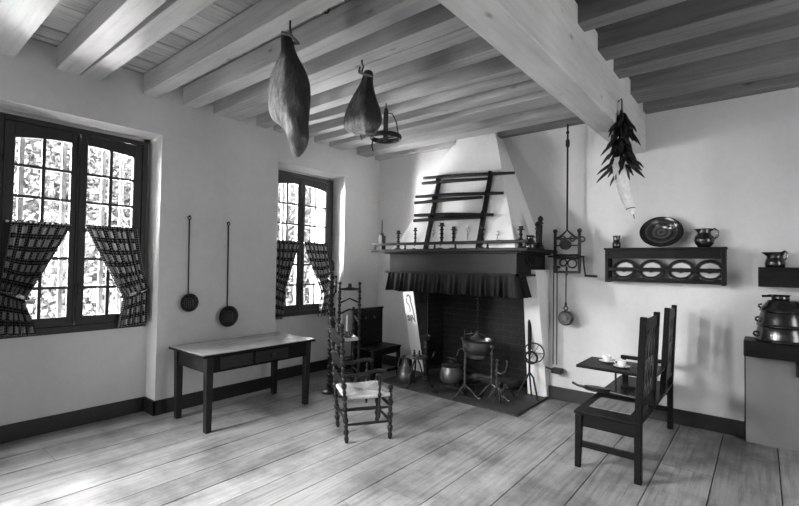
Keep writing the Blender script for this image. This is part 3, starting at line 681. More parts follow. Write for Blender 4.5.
MB().ring((.06, 0, .14), .05, .009, (0, 1, 0)).ring((-.05, .02, .15), .04, .009, (0, 1, 0)).ring((.17, 0, .42), .028, .008, (0, 1, 0)).ring((-.05, 0, .43), .03, .008, (0, 1, 0)).ring((.06, 0, .43), .03, .008, (0, 1, 0)).build('gear', M['iron'], t)
MB().beam((-.1, 0, .2), (-.1, YB-5.253, .2), .02, .02).beam((.1, 0, .2), (.1, YB-5.253, .2), .02, .02).build('wall_bracket', M['iron'], t)
MB().tube([(0, 0, .52), (0, 0, 1.78)], .011, 8).lathe([(.014, 1.5), (.024, 1.53), (.024, 1.58), (.014, 1.6)], 10).ball((0, 0, 1.68), .02, 8).build('top_rod', M['iron'], t)
t = thing('jack_weight', 'round iron weight hanging on a cord under the roasting jack', 'weight', (-1.785, 5.28, .92))
t.scale = (1.15, 1.15, 1.15)
m = MB(); m.lathe([(.001, -.03), (.06, -.03), (.075, -.015), (.075, .015), (.06, .03), (.001, .03)], 22); m.v = [(v[0], v[2], v[1]+.07) for v in m.v]; m.build('weight', M['ironlit'], t)
m = MB(); m.lathe([(.001, .03), (.03, .032), (.028, .04), (.001, .042)], 14); m.v = [(v[0], -v[2], v[1]+.07) for v in m.v]; m.build('boss', M['pewter'], t)
m = MB(); m.ring((0, 0, .17), .02, .006, (0, 1, 0), 14, 6).ring((0, 0, .21), .02, .006, (1, 0, 0), 14, 6).build('ring', M['iron'], t)
MB().tube([(0, 0, .22), (0, 0, .62)], .006, 6).build('cord', M['iron'], t)
t = thing('bell_pull', 'pair of thin rods ending in a small iron box low on the wall', 'rod', (-1.93, 5.33, .33))
for x in (-.02, .022): MB().tube([(x, 0, .1), (x, 0, 1.27)], .007, 8).build('rod', M['ironlit'], t)
MB().box(-.03, .09, -.05, .05, 0, .06).build('box', M['iron'], t, bevel=.008); MB().tube([(-.02, -.02, .04), (-.1, -.03, .06), (-.12, -.03, .07)], .01, 8).build('spout', M['iron'], t)
MB().box(-.03, .03, 0, .085, 1.25, 1.28).build('wall_bracket', M['iron'], t)

# ------------------------------------------------------------------ plate shelf
X0, X1, Y0, Y1, ZA, ZB = -1.35, -.27, 5.25, YB-.002, 1.45, 1.815
t = thing('plate_shelf', 'long dark wooden plate shelf on the back wall holding four plates', 'shelf', ((X0+X1)/2, Y1, ZA)); O = Vector(((X0+X1)/2, Y1, ZA))
for a in (X0, X1-.035): m = MB(); m.box(a, a+.035, Y0, Y1, ZA-.01, ZB-.02); loc(m).build('side', M['darkx'], t, smooth=0, bevel=.003)
m = MB(); m.box(X0-.01, X1+.01, Y0-.015, Y1, ZB-.02, ZB); loc(m).build('top_board', M['darkx'], t, smooth=0, bevel=.003)
m = MB(); m.box(X0+.036, X1-.036, Y0, Y1, ZA, ZA+.03); loc(m).build('bottom_board', M['darkx'], t, smooth=0, bevel=.003)
m = MB(); m.box(X0+.036, X1-.036, Y0, Y0+.02, ZB-.115, ZB-.021); loc(m).build('apron', M['darkx'], t, smooth=0, bevel=.003)
m = MB(); m.box(X0+.036, X1-.036, Y0-.002, Y0+.02, ZA+.115, ZA+.155); loc(m).build('guard_rail', M['darkx'], t, smooth=0, bevel=.003)
m = MB(); m.box(X0+.036, X1-.036, Y0-.001, Y0+.02, ZA+.031, ZA+.05); loc(m).build('lip', M['darkx'], t, smooth=0, bevel=.003)
platem = radial_mat('faience plate glaze', [(.0, .03), (.26, .04), (.36, .55), (.70, .6), (.76, .2), (.80, .02), (.96, .02), (1.0, .05)], .125)
for i, (x, l) in enumerate(((-1.165, 'pale plate with dark rim, leftmost in the plate shelf'), (-.905, 'pale plate with dark rim, second from left in the plate shelf'), (-.64, 'pale plate with big dark centre, third in the plate shelf'), (-.40, 'pale plate with dark rim, rightmost in the plate shelf'))):
    m = MB(); m.lathe([(.001, .006), (.075, .006), (.085, .012), (.122, .022), (.125, .02), (.122, .016), (.088, .004), (.07, -.002), (.001, -.002)], 36)
    o = m.build('plate', platem, loc=(x, 5.325, ZA+.128)); o.rotation_euler = (math.radians(58), 0, math.radians(-4+3*i)); tag(o, l, 'plate', 'plates in the plate shelf')
t = thing('goblet', 'small dark glazed beaker at the left end of the plate shelf top', 'cup', (-1.25, 5.33, ZB))
MB().lathe([(.035, 0), (.04, .01), (.043, .03), (.042, .06), (.034, .075), (.036, .12), (.04, .14), (.034, .14), (.028, .08), (.001, .07)], 22).build('body', M['glaze'], t)
ovalm = radial_mat('dark oval dish glaze', [(.0, .09), (.1, .012), (.22, .07), (.3, .015), (.46, .06), (.52, .012), (.7, .02), (.78, .05), (.82, .012), (1.0, .01)], .2, .12, 1.25)
m = MB(); m.lathe([(.001, .01), (.1, .01), (.115, .018), (.185, .034), (.2, .036), (.203, .03), (.19, .024), (.12, .006), (.1, -.004), (.001, -.004)], 48, sx=1.0, sy=.81)
o = m.build('oval_dish', ovalm, loc=(-.82, 5.355, ZB+.163)); o.rotation_euler = (math.radians(79), 0, 0); tag(o, 'large dark oval dish leaning on the wall above the plate shelf', 'dish')
def pitcher(name, lab, x, y, z, s, prof, spout=True, hsgn=1):
    t = thing(name, lab, 'jug', (x, y, z)); m = MB(); m.lathe([(r*s, h*s) for r, h in prof], 26)
    if spout:
        zt = max(h for r, h in prof)*s
        m.v = [(v[0]-(.02*s if v[2] > zt*.93 and v[0] < -.02*s and abs(v[1]) < .03*s else 0)*1.5, v[1], v[2]) for v in m.v]
    m.build('body', M['glaze'], t)
    MB().tube([(hsgn*.05*s, 0, .165*s), (hsgn*.085*s, 0, .185*s), (hsgn*.11*s, 0, .16*s), (hsgn*.108*s, 0, .11*s), (hsgn*.075*s, 0, .075*s)], .009*s, 8).build('handle', M['glaze'], t)
    return t
jp = [(.05, 0), (.056, .008), (.08, .04), (.086, .07), (.078, .105), (.058, .13), (.055, .15), (.064, .185), (.056, .183), (.048, .14), (.001, .12)]
pitcher('pitcher', 'dark glazed pitcher with handle at the right end of the plate shelf top', -.445, 5.33, ZB, 1.0, jp)

# right wall shelf and jug
t = thing('wall_shelf', 'short dark wall shelf with a deep front board above the pot stack', 'shelf', (.4, YB, 1.45)); O = Vector((.4, YB, 1.45))
m = MB(); m.box(-.03, .8, 5.2, YB-.002, 1.6, 1.625); loc(m).build('board', M['darkx'], t, smooth=0, bevel=.003)
m = MB(); m.box(-.03, .8, 5.2, 5.222, 1.447, 1.599); loc(m).build('front_board', M['darkx'], t, smooth=0, bevel=.003)
m = MB(); m.box(-.03, -.008, 5.223, YB-.002, 1.447, 1.599); loc(m).build('end_board', M['darkx'], t, smooth=0, bevel=.003)
pitcher('squat_jug', 'squat dark glazed jug standing on the short right wall shelf', .09, 5.3, 1.625, .8, [(.08, 0), (.088, .008), (.094, .04), (.088, .075), (.075, .105), (.073, .125), (.088, .165), (.094, .172), (.086, .17), (.066, .12), (.001, .1)], True, 1)

# ------------------------------------------------------------------ right cupboard and pots
t = thing('sink_cupboard', 'low cupboard with dark thick top and pale grey door panel at the right wall', 'cupboard', (.38, YB, 0)); O = Vector((.38, YB, 0))
m = MB(); m.box(-.135, .95, 5.08, YB-.002, .82, .965); loc(m).build('top', M['darkx'], t, smooth=0, bevel=.012)
m = MB(); m.box(-.135, .95, 5.305, YB-.002, .0, .819); loc(m).build('carcass', M['dark'], t, smooth=0, bevel=.004)
m = MB(); m.box(-.125, .93, 5.285, 5.304, .0, .81); loc(m).build('door', M['panel'], t, smooth=0, bevel=.004)
m = MB(); m.box(.225, .26, 5.25, 5.284, .66, .79); loc(m).build('latch', M['iron'], t, smooth=0, bevel=.008)
stack = [('lowest and widest dark pot of the stack on the cupboard', .205, .18, .13, .966), ('middle dark pot of the stack on the cupboard', .19, .158, .13, 1.097), ('upper dark pot of the stack on the cupboard', .168, .11, .105, 1.228)]
px, py = .145, 5.23
for i, (l, r, r2, h, z) in enumerate(stack):
    t = thing('stacked_pot', l, 'pot', (px, py, z), 0, 'glazed pots stacked on the cupboard')
    MB().lathe([(r*.95, 0), (r*1.0, .004), (r*1.01, .014), (r*.985, .02), (r*.97, .03), (r*.55+r2*.45, h*.5), (r2*1.02, h-.012), (r2*.99, h-.003), (r2*.8, h), (.001, h)], 36).build('body', M['glaze'], t)
    MB().tube([(-r*.9, -.06, h*.6), (-r*1.0, -.07, h*.58), (-r*1.02, -.07, h*.42), (-r*.95, -.06, h*.3)], .009, 8).build('handle', M['glaze'], t)
t = thing('small_pan', 'small dark spouted pan on top of the pot stack', 'pan', (px-.02, py, 1.334), 0, 'glazed pots stacked on the cupboard')
MB().lathe([(.06, 0), (.066, .01), (.062, .03), (.075, .045), (.068, .045), (.05, .012), (.001, .01)], 24).build('body', M['glaze'], t)
MB().tube([(-.065, 0, .035), (-.1, -.01, .03), (-.13, -.01, .028)], [.014, .01, .012], 8).build('handle', M['glaze'], t)

# ------------------------------------------------------------------ side table under the window wall
t = thing('work_table', 'dark wooden table with a worn, sheen-pale top and one drawer below the skimmers', 'table', (-4.33, 2.70, 0))
MB().box(-.358, .358, -.658, .658, .727, .735).build('table_top', M['tabletop'], t, smooth=0, bevel=.003)
MB().box(-.36, .36, -.66, .66, .705, .7265).build('edge_moulding', M['darky'], t, smooth=0, bevel=.003)
for sx in (-1, 1):
    for sy in (-1, 1): MB().beam((sx*.30, sy*.575, 0), (sx*.305, sy*.58, .704), .055, .055, (0, 1, 0), .07, .07).build('leg', M['dark'], t, smooth=0, bevel=.004)
MB().box(.31, .33, -.55, .55, .55, .704).build('front_apron', M['darky'], t, smooth=0, bevel=.003)
MB().box(-.33, -.31, -.55, .55, .55, .704).build('rear_apron', M['darky'], t, smooth=0, bevel=.003)
for s in (-1, 1): MB().box(-.28, .28, s*.59-.01, s*.59+.01, .55, .704).build('side_apron', M['darkx'], t, smooth=0, bevel=.003)
d = MB().box(.331, .341, -.1, .30, .575, .69).build('drawer', M['drawer'], t, smooth=0, bevel=.003)
m = MB(); m.lathe([(.01, 0), (.01, .015), (.022, .02), (.024, .03), (.015, .038), (.001, .04)], 14); m.v = [(v[2]+.341, v[0]+.1, v[1]+.633) for v in m.v]; m.build('knob', M['drawer'], d)
MB().box(.331, .338, -.48, -.13, .575, .69).build('false_drawer_panel', M['drawer'], t, smooth=0, bevel=.003)

# skimmers on the wall
def skimmer(y, ztop, zc, R, lab):
    t = thing('skimmer', lab, 'skimmer', (XL+.02, y, zc), 0, None); L = ztop-zc
    MB().beam((.006, 0, R*.9), (.012, -.012, L-.03), .018, .008, (0, 1, 0), .026, .008).build('handle', M['iron'], t, smooth=0, bevel=.002)
    MB().ring((.014, -.013, L-.015), .017, .006, (1, 0, 0), 16, 6).build('hanging_ring', M['iron'], t)
    MB().tube([(-.022, -.013, L-.004), (.02, -.013, L-.004), (.024, -.013, L+.012)], .006, 6).build('wall_nail', M['iron'], t)
    n = 26; vs = {}; m = MB(); fs = []; hole = set()
    V = []
    def vid(i, j):
        if (i, j) not in vs:
            a, b = (i/n*2-1), (j/n*2-1); rr = math.hypot(a, b)
            if rr > 1: a, b = a/rr, b/rr
            vs[(i, j)] = len(V); V.append((.045-.035*(1-min(1, rr)**2), a*R, b*R))
        return vs[(i, j)]
    for i in range(n):
        for j in range(n):
            a, b = ((i+.5)/n*2-1), ((j+.5)/n*2-1); rr = math.hypot(a, b)
            if rr > .98: continue
            if rr < .66 and i % 3 == 1 and (j+(i//3 % 2)) % 3 == 1: continue
            fs.append((vid(i, j), vid(i+1, j), vid(i+1, j+1), vid(i, j+1)))
    m.add(V, fs); m.build('perforated_bowl', M['iron'], t, smooth=60, solid=.003)
    MB().ring((.045, 0, 0), R, .005, (1, 0, 0), 32, 6).build('rim', M['iron'], t)
    return t
skimmer(2.305, 2.09, 1.15, .095, 'long-handled iron skimmer nearer the large window, with the smaller bowl')
skimmer(2.765, 2.06, .965, .118, 'long-handled iron skimmer with the larger bowl, right of the smaller one')

# ------------------------------------------------------------------ rush armchair
def rush_seat(t, w0, w1, d, z):
    """w0 back width, w1 front width"""
    c = (0.02, 0, z+.004); cs = [(-d/2, -w0/2), (d/2, -w1/2), (d/2, w1/2), (-d/2, w0/2)]
    for k in range(4):
        a, b = cs[k], cs[(k+1) % 4]; m = MB(); n = 14
        def fn(u, v):
            p = Vector((a[0]+(b[0]-a[0])*u, a[1]+(b[1]-a[1])*u, z+.012)); q = Vector(c); r = p.lerp(q, v*.999); return (r.x, r.y, r.z+.004*math.sin(v*n*2*PI))
        m.grid(fn, 4, n*4); m.build('rush_panel', M['rush'] if k % 2 == 0 else M['rush2'], t, smooth=70)
    m = MB()
    for k in range(4):
        a, b = cs[k], cs[(k+1) % 4]; m.tube([(a[0], a[1], z), ((a[0]+b[0])/2, (a[1]+b[1])/2, z-.006), (b[0], b[1], z)], .02, 10)
    m.build('rush_roll', M['rush'], t)
def turned_leg(t, name, x, y, z0, z1, r, lean=(0, 0), fin=True, mat='dark', step=.1):
    m = MB(); pr = [(r*.6, z0), (r*.95, z0+.02), (r*1.1, z0+.045), (r*.7, z0+.065)]+turned(z0+.07, z1, r, step)
    if fin: pr += finial(z1, r)
    m.lathe(pr, 12, (x, y, 0), lean=lean); return m.build(name, M[mat], t)
A = thing('rush_armchair', 'dark turned ladder-back armchair with rush seat in the middle of the room', 'chair', (-2.95, 3.085, 0), math.radians(58))
w, d = .42, .40
for s in (-1, 1):
    turned_leg(A, 'back_post', -.19, s*.205, 0, 1.0, .02, (-.075, s*.05))
    turned_leg(A, 'front_leg', .21, s*.215, 0, .42, .021, (0, 0))
    turned_leg(A, 'arm_post', .1, s*.232, .2, .60, .013, (0, 0), False)
    MB().tube([(-.235, s*.235, .62), (-.12, s*.225, .605), (-.02, s*.235, .615), (.06, s*.235, .635), (.13, s*.235, .635), (.165, s*.235, .62)], [.014, .016, .016, .018, .02, .012], 8).build('arm', M['dark'], A)
    for z in (.14, .27): MB().lathe(turned(0, .38, .011, .19, 1.2, .8), 8).build('x', M['dark'], A) if False else MB().tube([(-.19, s*.206, z+.02), (0, s*.21, z+.02), (.21, s*.215, z+.02)], [.01, .014, .01], 8).build('side_stretcher', M['dark'], A)
for x, zs, ww in ((.21, (.16, .3), .215), (-.2, (.2,), .205)):
    for z in zs: MB().tube([(x, -ww, z), (x, -ww*.5, z), (x, 0, z), (x, ww*.5, z), (x, ww, z)], [.01, .015, .012, .015, .01], 8).build('cross_stretcher', M['dark'], A)
rush_seat(A, .40, .43, .40, .405)
for z, h in ((.90, .13), (.70, .12), (.545, .07)):
    x = -.19-.075*z; pts = []; n = 16; hw = .195+.05*z
    for i in range(n+1):
        u = i/n; pts.append((-hw+2*hw*u, z+h*(.35+.35*abs(math.sin(PI*u*1.0))**.8-.12*abs(math.sin(PI*u*3)))))
    for i in range(n, -1, -1):
        u = i/n; pts.append((-hw+2*hw*u, z-h*(.25+.12*math.sin(PI*u*3)**2-.12*math.sin(PI*u))))
    m = MB(); m.prism(pts, 'x', -.008, .008); m.v = [(v[0]+x-.025*(1-(v[1]/hw)**2), v[1], v[2]) for v in m.v]; m.build('back_slat', M['dark'], A, smooth=30)

# tall turned chair further back (its back toward the room)
B = thing('high_turned_chair', 'tall narrow turned chair with beaded posts in front of the far settle', 'chair', (-4.255, 4.12, 0), math.radians(62+90))
for s in (-1, 1):
    turned_leg(B, 'back_post', -.13, s*.134, 0, 1.30, .019, (0, 0), True, 'dark', .085)
    turned_leg(B, 'front_leg', .13, s*.134, 0, .95, .018, (0, 0), True, 'dark', .085)
    MB().tube([(-.13, s*.134, .84), (0, s*.144, .86), (.1, s*.144, .89), (.17, s*.144, .86)], .014, 8).build('arm', M['dark'], B)
    MB().tube([(-.13, s*.134, .2), (.13, s*.134, .2)], .012, 8).build('side_stretcher', M['dark'], B)
for z in (.144, .34): MB().tube([(-.13, -.134, z), (-.13, .134, z)], .012, 8).tube([(.13, -.134, z), (.13, .134, z)], .012, 8).build('cross_stretcher', M['dark'], B)
MB().tube([(-.13, -.134, 1.27), (-.13, -.08, 1.27), (-.13, 0, 1.275), (-.13, .08, 1.27), (-.13, .134, 1.27)], [.011, .016, .024, .016, .011], 8).lathe([(.022, 1.29), (.026, 1.31), (.02, 1.34), (.008, 1.345)], 10, (-.13, 0, 0)).build('top_rail', M['dark'], B)
for z in (1.12, .98): MB().tube([(-.13, -.134, z-.03), (-.13, -.08, z-.005), (-.13, 0, z+.03), (-.13, .08, z-.005), (-.13, .134, z-.03)], .012, 8).build('back_slat', M['dark'], B)
rush_seat(B, .268, .268, .26, .62)
# candlestick standing on that chair's seat
t = thing('white_candle_holder', 'white candle in a pewter chamberstick on the tall turned chair seat', 'candlestick', (-4.235, 4.11, .642))
MB().lathe([(.06, 0), (.075, .006), (.08, .02), (.07, .014), (.025, .012), (.02, .06), (.03, .07), (.02, .07), (.001, .05)], 22).build('holder', M['pewter'], t)
MB().ring((.085, 0, .05), .03, .006, (0, 1, 0)).build('ring_handle', M['pewter'], t)
MB().lathe([(.014, .05), (.014, .27), (.006, .28), (.0015, .3)], 14).build('candle', M['candle'], t)
# tall turned stand
t = thing('turned_stand', 'tall dark turned wooden post on a small foot beside the far window curtain', 'stand', (-4.16, 3.76, 0))
MB().lathe([(.1, 0), (.1, .025), (.06, .04), (.03, .07)], 18).build('foot', M['dark'], t)
MB().lathe(turned(.07, 1.5, .03, .11, 1.35, .55)+[(.03, 1.51), (.034, 1.54), (.026, 1.58), (.03, 1.6), (.012, 1.64)], 12).build('post', M['dark'], t)
MB().tube([(0, 0, 1.2), (-.03, .06, 1.21), (-.03, .1, 1.24)], .01, 8).lathe(turned(1.24, 1.4, .012, .06)+finial(1.4, .014), 10, (-.03, .1, 0)).build('side_arm', M['dark'], t)

# settle in the corner
t = thing('corner_settle', 'dark panelled settle with high back in the corner left of the hearth', 'settle', (-4.2, 4.72, 0))
def stl(x0, x1, y0, y1, z0, z1, nm, mat='darky'): m = MB(); m.box(x0+4.2, x1+4.2, y0-4.72, y1-4.72, z0, z1); return m.build(nm, M[mat], t, smooth=0, bevel=.004)
stl(-4.45, -4.41, 4.40, 5.02, .05, .94, 'back_panel'); stl(-4.46, -4.40, 4.39, 5.03, .941, .965, 'top_rail')
bd = stl(-4.409, -4.395, 4.43, 4.99, .72, .93, 'upper_board'); stl(-4.409, -4.397, 4.45, 4.97, .46, .69, 'lower_board')
for y in (4.62, 4.80):
    m = MB(); m.lathe([(.008, 0), (.008, .012), (.018, .018), (.018, .026), (.001, .03)], 12); m.v = [(v[2]-4.395+4.2, v[0]+y-4.72, v[1]+.83) for v in m.v]; m.build('knob', M['ironlit'], bd)
stl(-4.40, -4.01, 4.40, 4.98, .425, .45, 'seat'); stl(-4.05, -4.03, 4.45, 4.93, .35, .424, 'apron')
for x, y in ((-4.05, 4.42), (-4.05, 4.96), (-4.43, 4.42), (-4.43, 4.99)): stl(x-.022, x+.022, y-.022, y+.022, 0, .424 if x > -4.1 else .049, 'leg')
stl(-4.06, -4.04, 4.45, 4.93, .1, .14, 'stretcher')

# ------------------------------------------------------------------ bench with folding table
Bn = thing('folding_table_bench', 'dark wooden bench with two tall slatted backs and a fold-down table between', 'bench', (-.94, 4.43, 0)); O = Vector((-.94, 4.43, 0))
def bp(nm, m, mat='darky', par=None, bev=.005): return loc(m).build(nm, M[mat], par or Bn, smooth=0, bevel=bev)
lean = lambda z: -.72+.035*max(0, z-.45)/.75
for (ya, yb) in ((3.72, 4.25), (4.78, 5.2)):
    for k, y in enumerate((ya, yb)):
        m = MB(); (m.beam((lean(0)+.0, y, 0), (lean(.45), y, .45), .05, .055, (0, 1, 0)) if y in (3.72, 5.2) else None); m.beam((lean(.45), y, .45), (lean(1.22), y, 1.235), .05, .055, (0, 1, 0), .045, .045) if True else None
        bp('back_post', m)
    for z, h in ((1.165, .09), (.56, .05)):
        m = MB(); m.beam((lean(z), ya+.026, z), (lean(z), yb-.026, z), .024, h, (0, 0, 1)); bp('back_rail', m)
    for i in range(4):
        y = ya+(yb-ya)*(i+1)/5; m = MB(); pts = []; n = 14
        for j in range(n+1): z = .585+.535*j/n; pts.append((y-.022-.01*math.sin(j*PI/2.3), z))
        for j in range(n, -1, -1): z = .585+.535*j/n; pts.append((y+.022+.01*math.sin(j*PI/2.3), z))
        m.prism(pts, 'x', -.008, .008); m.v = [(v[0]+lean(v[2]), v[1], v[2]) for v in m.v]; bp('back_splat', m, 'dark', None, .002)
m = MB(); m.box(-1.18, -.70, 3.69, 5.22, .425, .452); seat = bp('seat', m)
m = MB(); m.box(-1.11, -.80, 3.86, 4.2, .4525, .456); bp('seat_inset', m, 'tabletop')
for y in (3.72, 5.19):
    m = MB(); m.beam((-1.155, y, 0), (-1.145, y, .424), .042, .042, (0, 1, 0), .055, .055); bp('front_leg', m)
    m = MB(); m.beam((-1.14, y, .19), (-.74, y, .19), .025, .05, (0, 0, 1)); bp('side_stretcher', m)
    m = MB(); m.box(-1.12, -.745, y-.012, y+.012, .33, .424); bp('side_apron', m, 'darkx')
n = 40; poly = [(3.75, .424)]+[(3.75+1.41*i/n, .35+.02*abs(math.sin(i/n*PI*7))) for i in range(n+1)]+[(5.16, .424)]
m = MB(); m.prism(poly, 'x', -1.155, -1.13); bp('front_apron', m)
m = MB(); m.prism([(-1.355, 4.29), (-.70, 4.27), (-.70, 4.77), (-1.355, 4.79)], 'z', .665, .69); tt = bp('table_leaf', m)
m = MB(); m.beam((-1.03, 4.37, .453), (-1.03, 4.37, .664), .016, .016); bp('table_prop', m, 'iron')
m = MB(); m.beam((-1.02, 4.70, .453), (-1.02, 4.70, .664), .05, .04, (0, 1, 0)); m.beam((-1.06, 4.70, .465), (-.93, 4.70, .465), .05, .025); bp('table_bracket', m)
m = MB(); m.beam((-1.17, 5.19, .655), (-.74, 5.19, .655), .05, .035); bp('arm', m); m = MB(); m.beam((-1.14, 5.19, .45), (-1.14, 5.19, .64), .035, .035, (0, 1, 0)); bp('arm_post', m)
# things on the bench
for i, (x, y, l) in enumerate(((-1.165, 4.60, 'coffee cup nearer the free end of the folding table'), (-1.0, 4.455, 'coffee cup nearer the bench back on the folding table'))):
    s = MB(); s.lathe([(.03, 0), (.035, .003), (.065, .012), (.07, .017), (.066, .017), (.03, .007), (.001, .006)], 28)
    tag(s.build('saucer', M['china'], loc=(x, y, .69)), l.replace('coffee cup', 'white saucer under the cup'), 'saucer', 'saucers on the folding table')
    t = thing('coffee_cup', l.replace('coffee cup', 'white coffee cup'), 'cup', (x, y, .6985), .6+i*2.4, 'coffee cups on the folding table')
    MB().lathe([(.022, 0), (.025, .004), (.034, .02), (.039, .045), (.041, .056), (.038, .056), (.034, .03), (.02, .01), (.001, .008)], 26).build('body', M['china'], t)
    MB().lathe([(.036, .046), (.001, .0462)], 20).build('coffee', M['coffee'], t)
    MB().ring((.045, 0, .03), .015, .004, (0, 1, 0), 18, 6).build('handle', M['china'], t)
t = thing('pepper_mill', 'slim dark turned mill at the near edge of the folding table', 'mill', (-.80, 4.31, .69))
MB().lathe([(.026, 0), (.028, .012), (.018, .04), (.022, .08), (.015, .12), (.019, .14), (.012, .165), (.006, .19), (.001, .2)], 16).build('body', M['dark'], t)
t = thing('fire_bellows', 'long dark wooden bellows lying across the bench seat', 'bellows', (-1.1, 4.36, .47))
pts = []
for i in range(25):
    u = i/24; pts.append((-.2+.24*u, .045*math.sin(PI*u)**.7))
for i in range(23, 0, -1):
    u = i/24; pts.append((-.2+.24*u, -.045*math.sin(PI*u)**.7))
MB().prism(pts, 'z', -.012, .0).build('lower_board', M['dark'], t, smooth=0, bevel=.003); MB().prism(pts, 'z', .012, .026).build('upper_board', M['dark'], t, smooth=0, bevel=.003)
MB().prism([(a*.96, c*.9) for a, c in pts], 'z', .0, .012).build('leather', M['valance'], t, smooth=0)
MB().tube([(-.19, 0, .006), (-.26, .0, .012), (-.31, .005, .03)], [.014, .011, .013], 8).build('nozzle', M['iron'], t)
MB().tube([(.03, .0, .0), (.16, -.015, -.004), (.28, -.02, -.004)], [.016, .014, .016], 8).build('handle', M['dark'], t)

# ------------------------------------------------------------------ hanging things
def ham(name, lab, hook, secs, hx):
    """secs: (z, cx, half width x, half depth y, dy)"""
    t = thing(name, lab, 'ham', hook); zt = secs[0][0]; n = 26; vs = []; fs = []; fat = []
    for i, (z, cx, a, b, dy) in enumerate(secs):
        for k in range(n):
            th = 2*PI*k/n; wob = 1+.05*math.sin(3*th+i*.9)+.04*math.sin(5*th-i*1.3)
            vs.append((cx+a*wob*math.cos(th)-hook[0], dy+b*wob*math.sin(th), z-hook[2])); fat.append(hx(th, i/(len(secs)-1)))
    for i in range(len(secs)-1):
        for k in range(n): fs.append((i*n+k, i*n+(k+1) % n, (i+1)*n+(k+1) % n, (i+1)*n+k))
    fs += [tuple(range(n)), tuple(range(len(vs)-1, len(vs)-n-1, -1))]
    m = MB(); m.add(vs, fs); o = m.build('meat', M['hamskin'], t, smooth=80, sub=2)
    at = o.data.attributes.new('fat', 'FLOAT', 'POINT')
    for i, f in enumerate(fat): at.data[i].value = f
    return t
h1 = ham('cured_ham', 'long cured ham hanging from a joist, the larger of the two', (-2.56, 1.88, 3.3),
    [(3.22, -2.615, .02, .02, 0), (3.19, -2.60, .04, .04, 0), (3.12, -2.58, .048, .045, 0), (3.06, -2.565, .06, .055, 0), (3.0, -2.565, .105, .08, 0), (2.92, -2.575, .165, .1, 0), (2.83, -2.57, .19, .11, .0), (2.73, -2.565, .19, .115, 0), (2.65, -2.55, .185, .11, 0), (2.585, -2.515, .15, .1, 0), (2.54, -2.475, .105, .085, 0), (2.49, -2.45, .085, .07, 0), (2.43, -2.445, .078, .065, 0), (2.38, -2.445, .06, .05, 0), (2.335, -2.45, .035, .03, 0), (2.318, -2.452, .012, .012, 0)],
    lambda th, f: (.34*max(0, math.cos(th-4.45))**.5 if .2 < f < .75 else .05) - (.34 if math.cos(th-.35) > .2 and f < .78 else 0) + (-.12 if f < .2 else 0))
MB().tube([(0, 0, .01), (0, 0, -.05), (.012, 0, -.09), (.0, 0, -.13), (-.05, 0, -.14), (-.07, 0, -.12)], .007, 8).build('hook', M['iron'], h1)
MB().tube([(-.02, -.05, -.1), (.05, -.03, -.13), (.03, .05, -.15), (-.05, .04, -.13)], .012, 8).build('cord', M['stem'], h1)
h2 = ham('cured_ham', 'pear-shaped cured ham hanging beside the iron ring, the smaller of the two', (-2.577, 2.62, 3.3),
    [(3.195, -2.505, .02, .02, 0), (3.17, -2.50, .045, .04, 0), (3.1, -2.515, .05, .045, 0), (3.03, -2.53, .085, .065, 0), (2.95, -2.55, .13, .09, 0), (2.87, -2.565, .175, .11, 0), (2.79, -2.57, .195, .12, 0), (2.73, -2.565, .175, .115, 0), (2.68, -2.54, .12, .09, 0), (2.655, -2.52, .06, .05, 0)],
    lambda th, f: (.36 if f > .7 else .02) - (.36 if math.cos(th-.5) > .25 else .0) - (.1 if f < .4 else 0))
MB().tube([(0, 0, .01), (0, 0, -.03), (.02, 0, -.06), (0, 0, -.1), (-.03, 0, -.08), (-.02, 0, -.05)], .007, 8).build('hook', M['iron'], h2)
MB().tube([(-.01, -.02, -.09), (.02, -.05, -.13), (.1, -.05, -.17), (.12, .0, -.17)], .01, 8).build('cord', M['stem'], h2)
MB().tube([(.02, -.02, -.64), (.05, -.04, -.68), (.08, -.03, -.66)], .01, 8).build('string_end', M['stem'], h2)
t = thing('iron_ring_hanger', 'black iron ring on a stem hanging beside the smaller ham', 'hanger', (-3.075, 3.5, 3.3))
MB().tube([(0, 0, .01), (0, 0, -.09)], .006, 8).build('hook', M['iron'], t)
MB().beam((0, 0, -.08), (0, 0, -.4), .05, .02, (0, 1, 0)).ball((0, 0, -.07), .022, 8).build('stem', M['iron'], t)
m = MB(); m.ring((0, 0, -.36), .155, .016, (0, 0, 1), 36, 8); m.v = [(v[0], v[1], -.36+(v[2]+.36)*1.6) for v in m.v]; m.build('ring', M['iron'], t)
MB().beam((-.15, 0, -.37), (.15, 0, -.37), .025, .012).build('cross_strap', M['iron'], t)
MB().tube([(.0, 0, -.1), (.09, .0, -.13), (.13, .02, -.22), (.155, .02, -.34)], .006, 6).build('bail', M['iron'], t)
MB().tube([(-.14, -.04, -.35), (-.15, -.05, -.44), (-.12, -.06, -.5)], .007, 6).build('hanging_hook', M['iron'], t)
t = thing('ceiling_pulley', 'small pale pulley with iron hook fixed to the ceiling planks', 'pulley', (-2.5, 2.10, 3.497))
MB().lathe([(.03, -.04), (.04, -.035), (.03, -.02), (.04, -.005), (.03, 0)], 16, (-.04, 0, 0)).build('wheel', M['linen'], t)
MB().beam((-.1, 0, -.012), (.12, 0, -.012), .03, .022).tube([(.08, 0, -.02), (.1, 0, -.06), (.08, 0, -.09), (.05, 0, -.08)], .008, 8).build('hook', M['iron'], t)

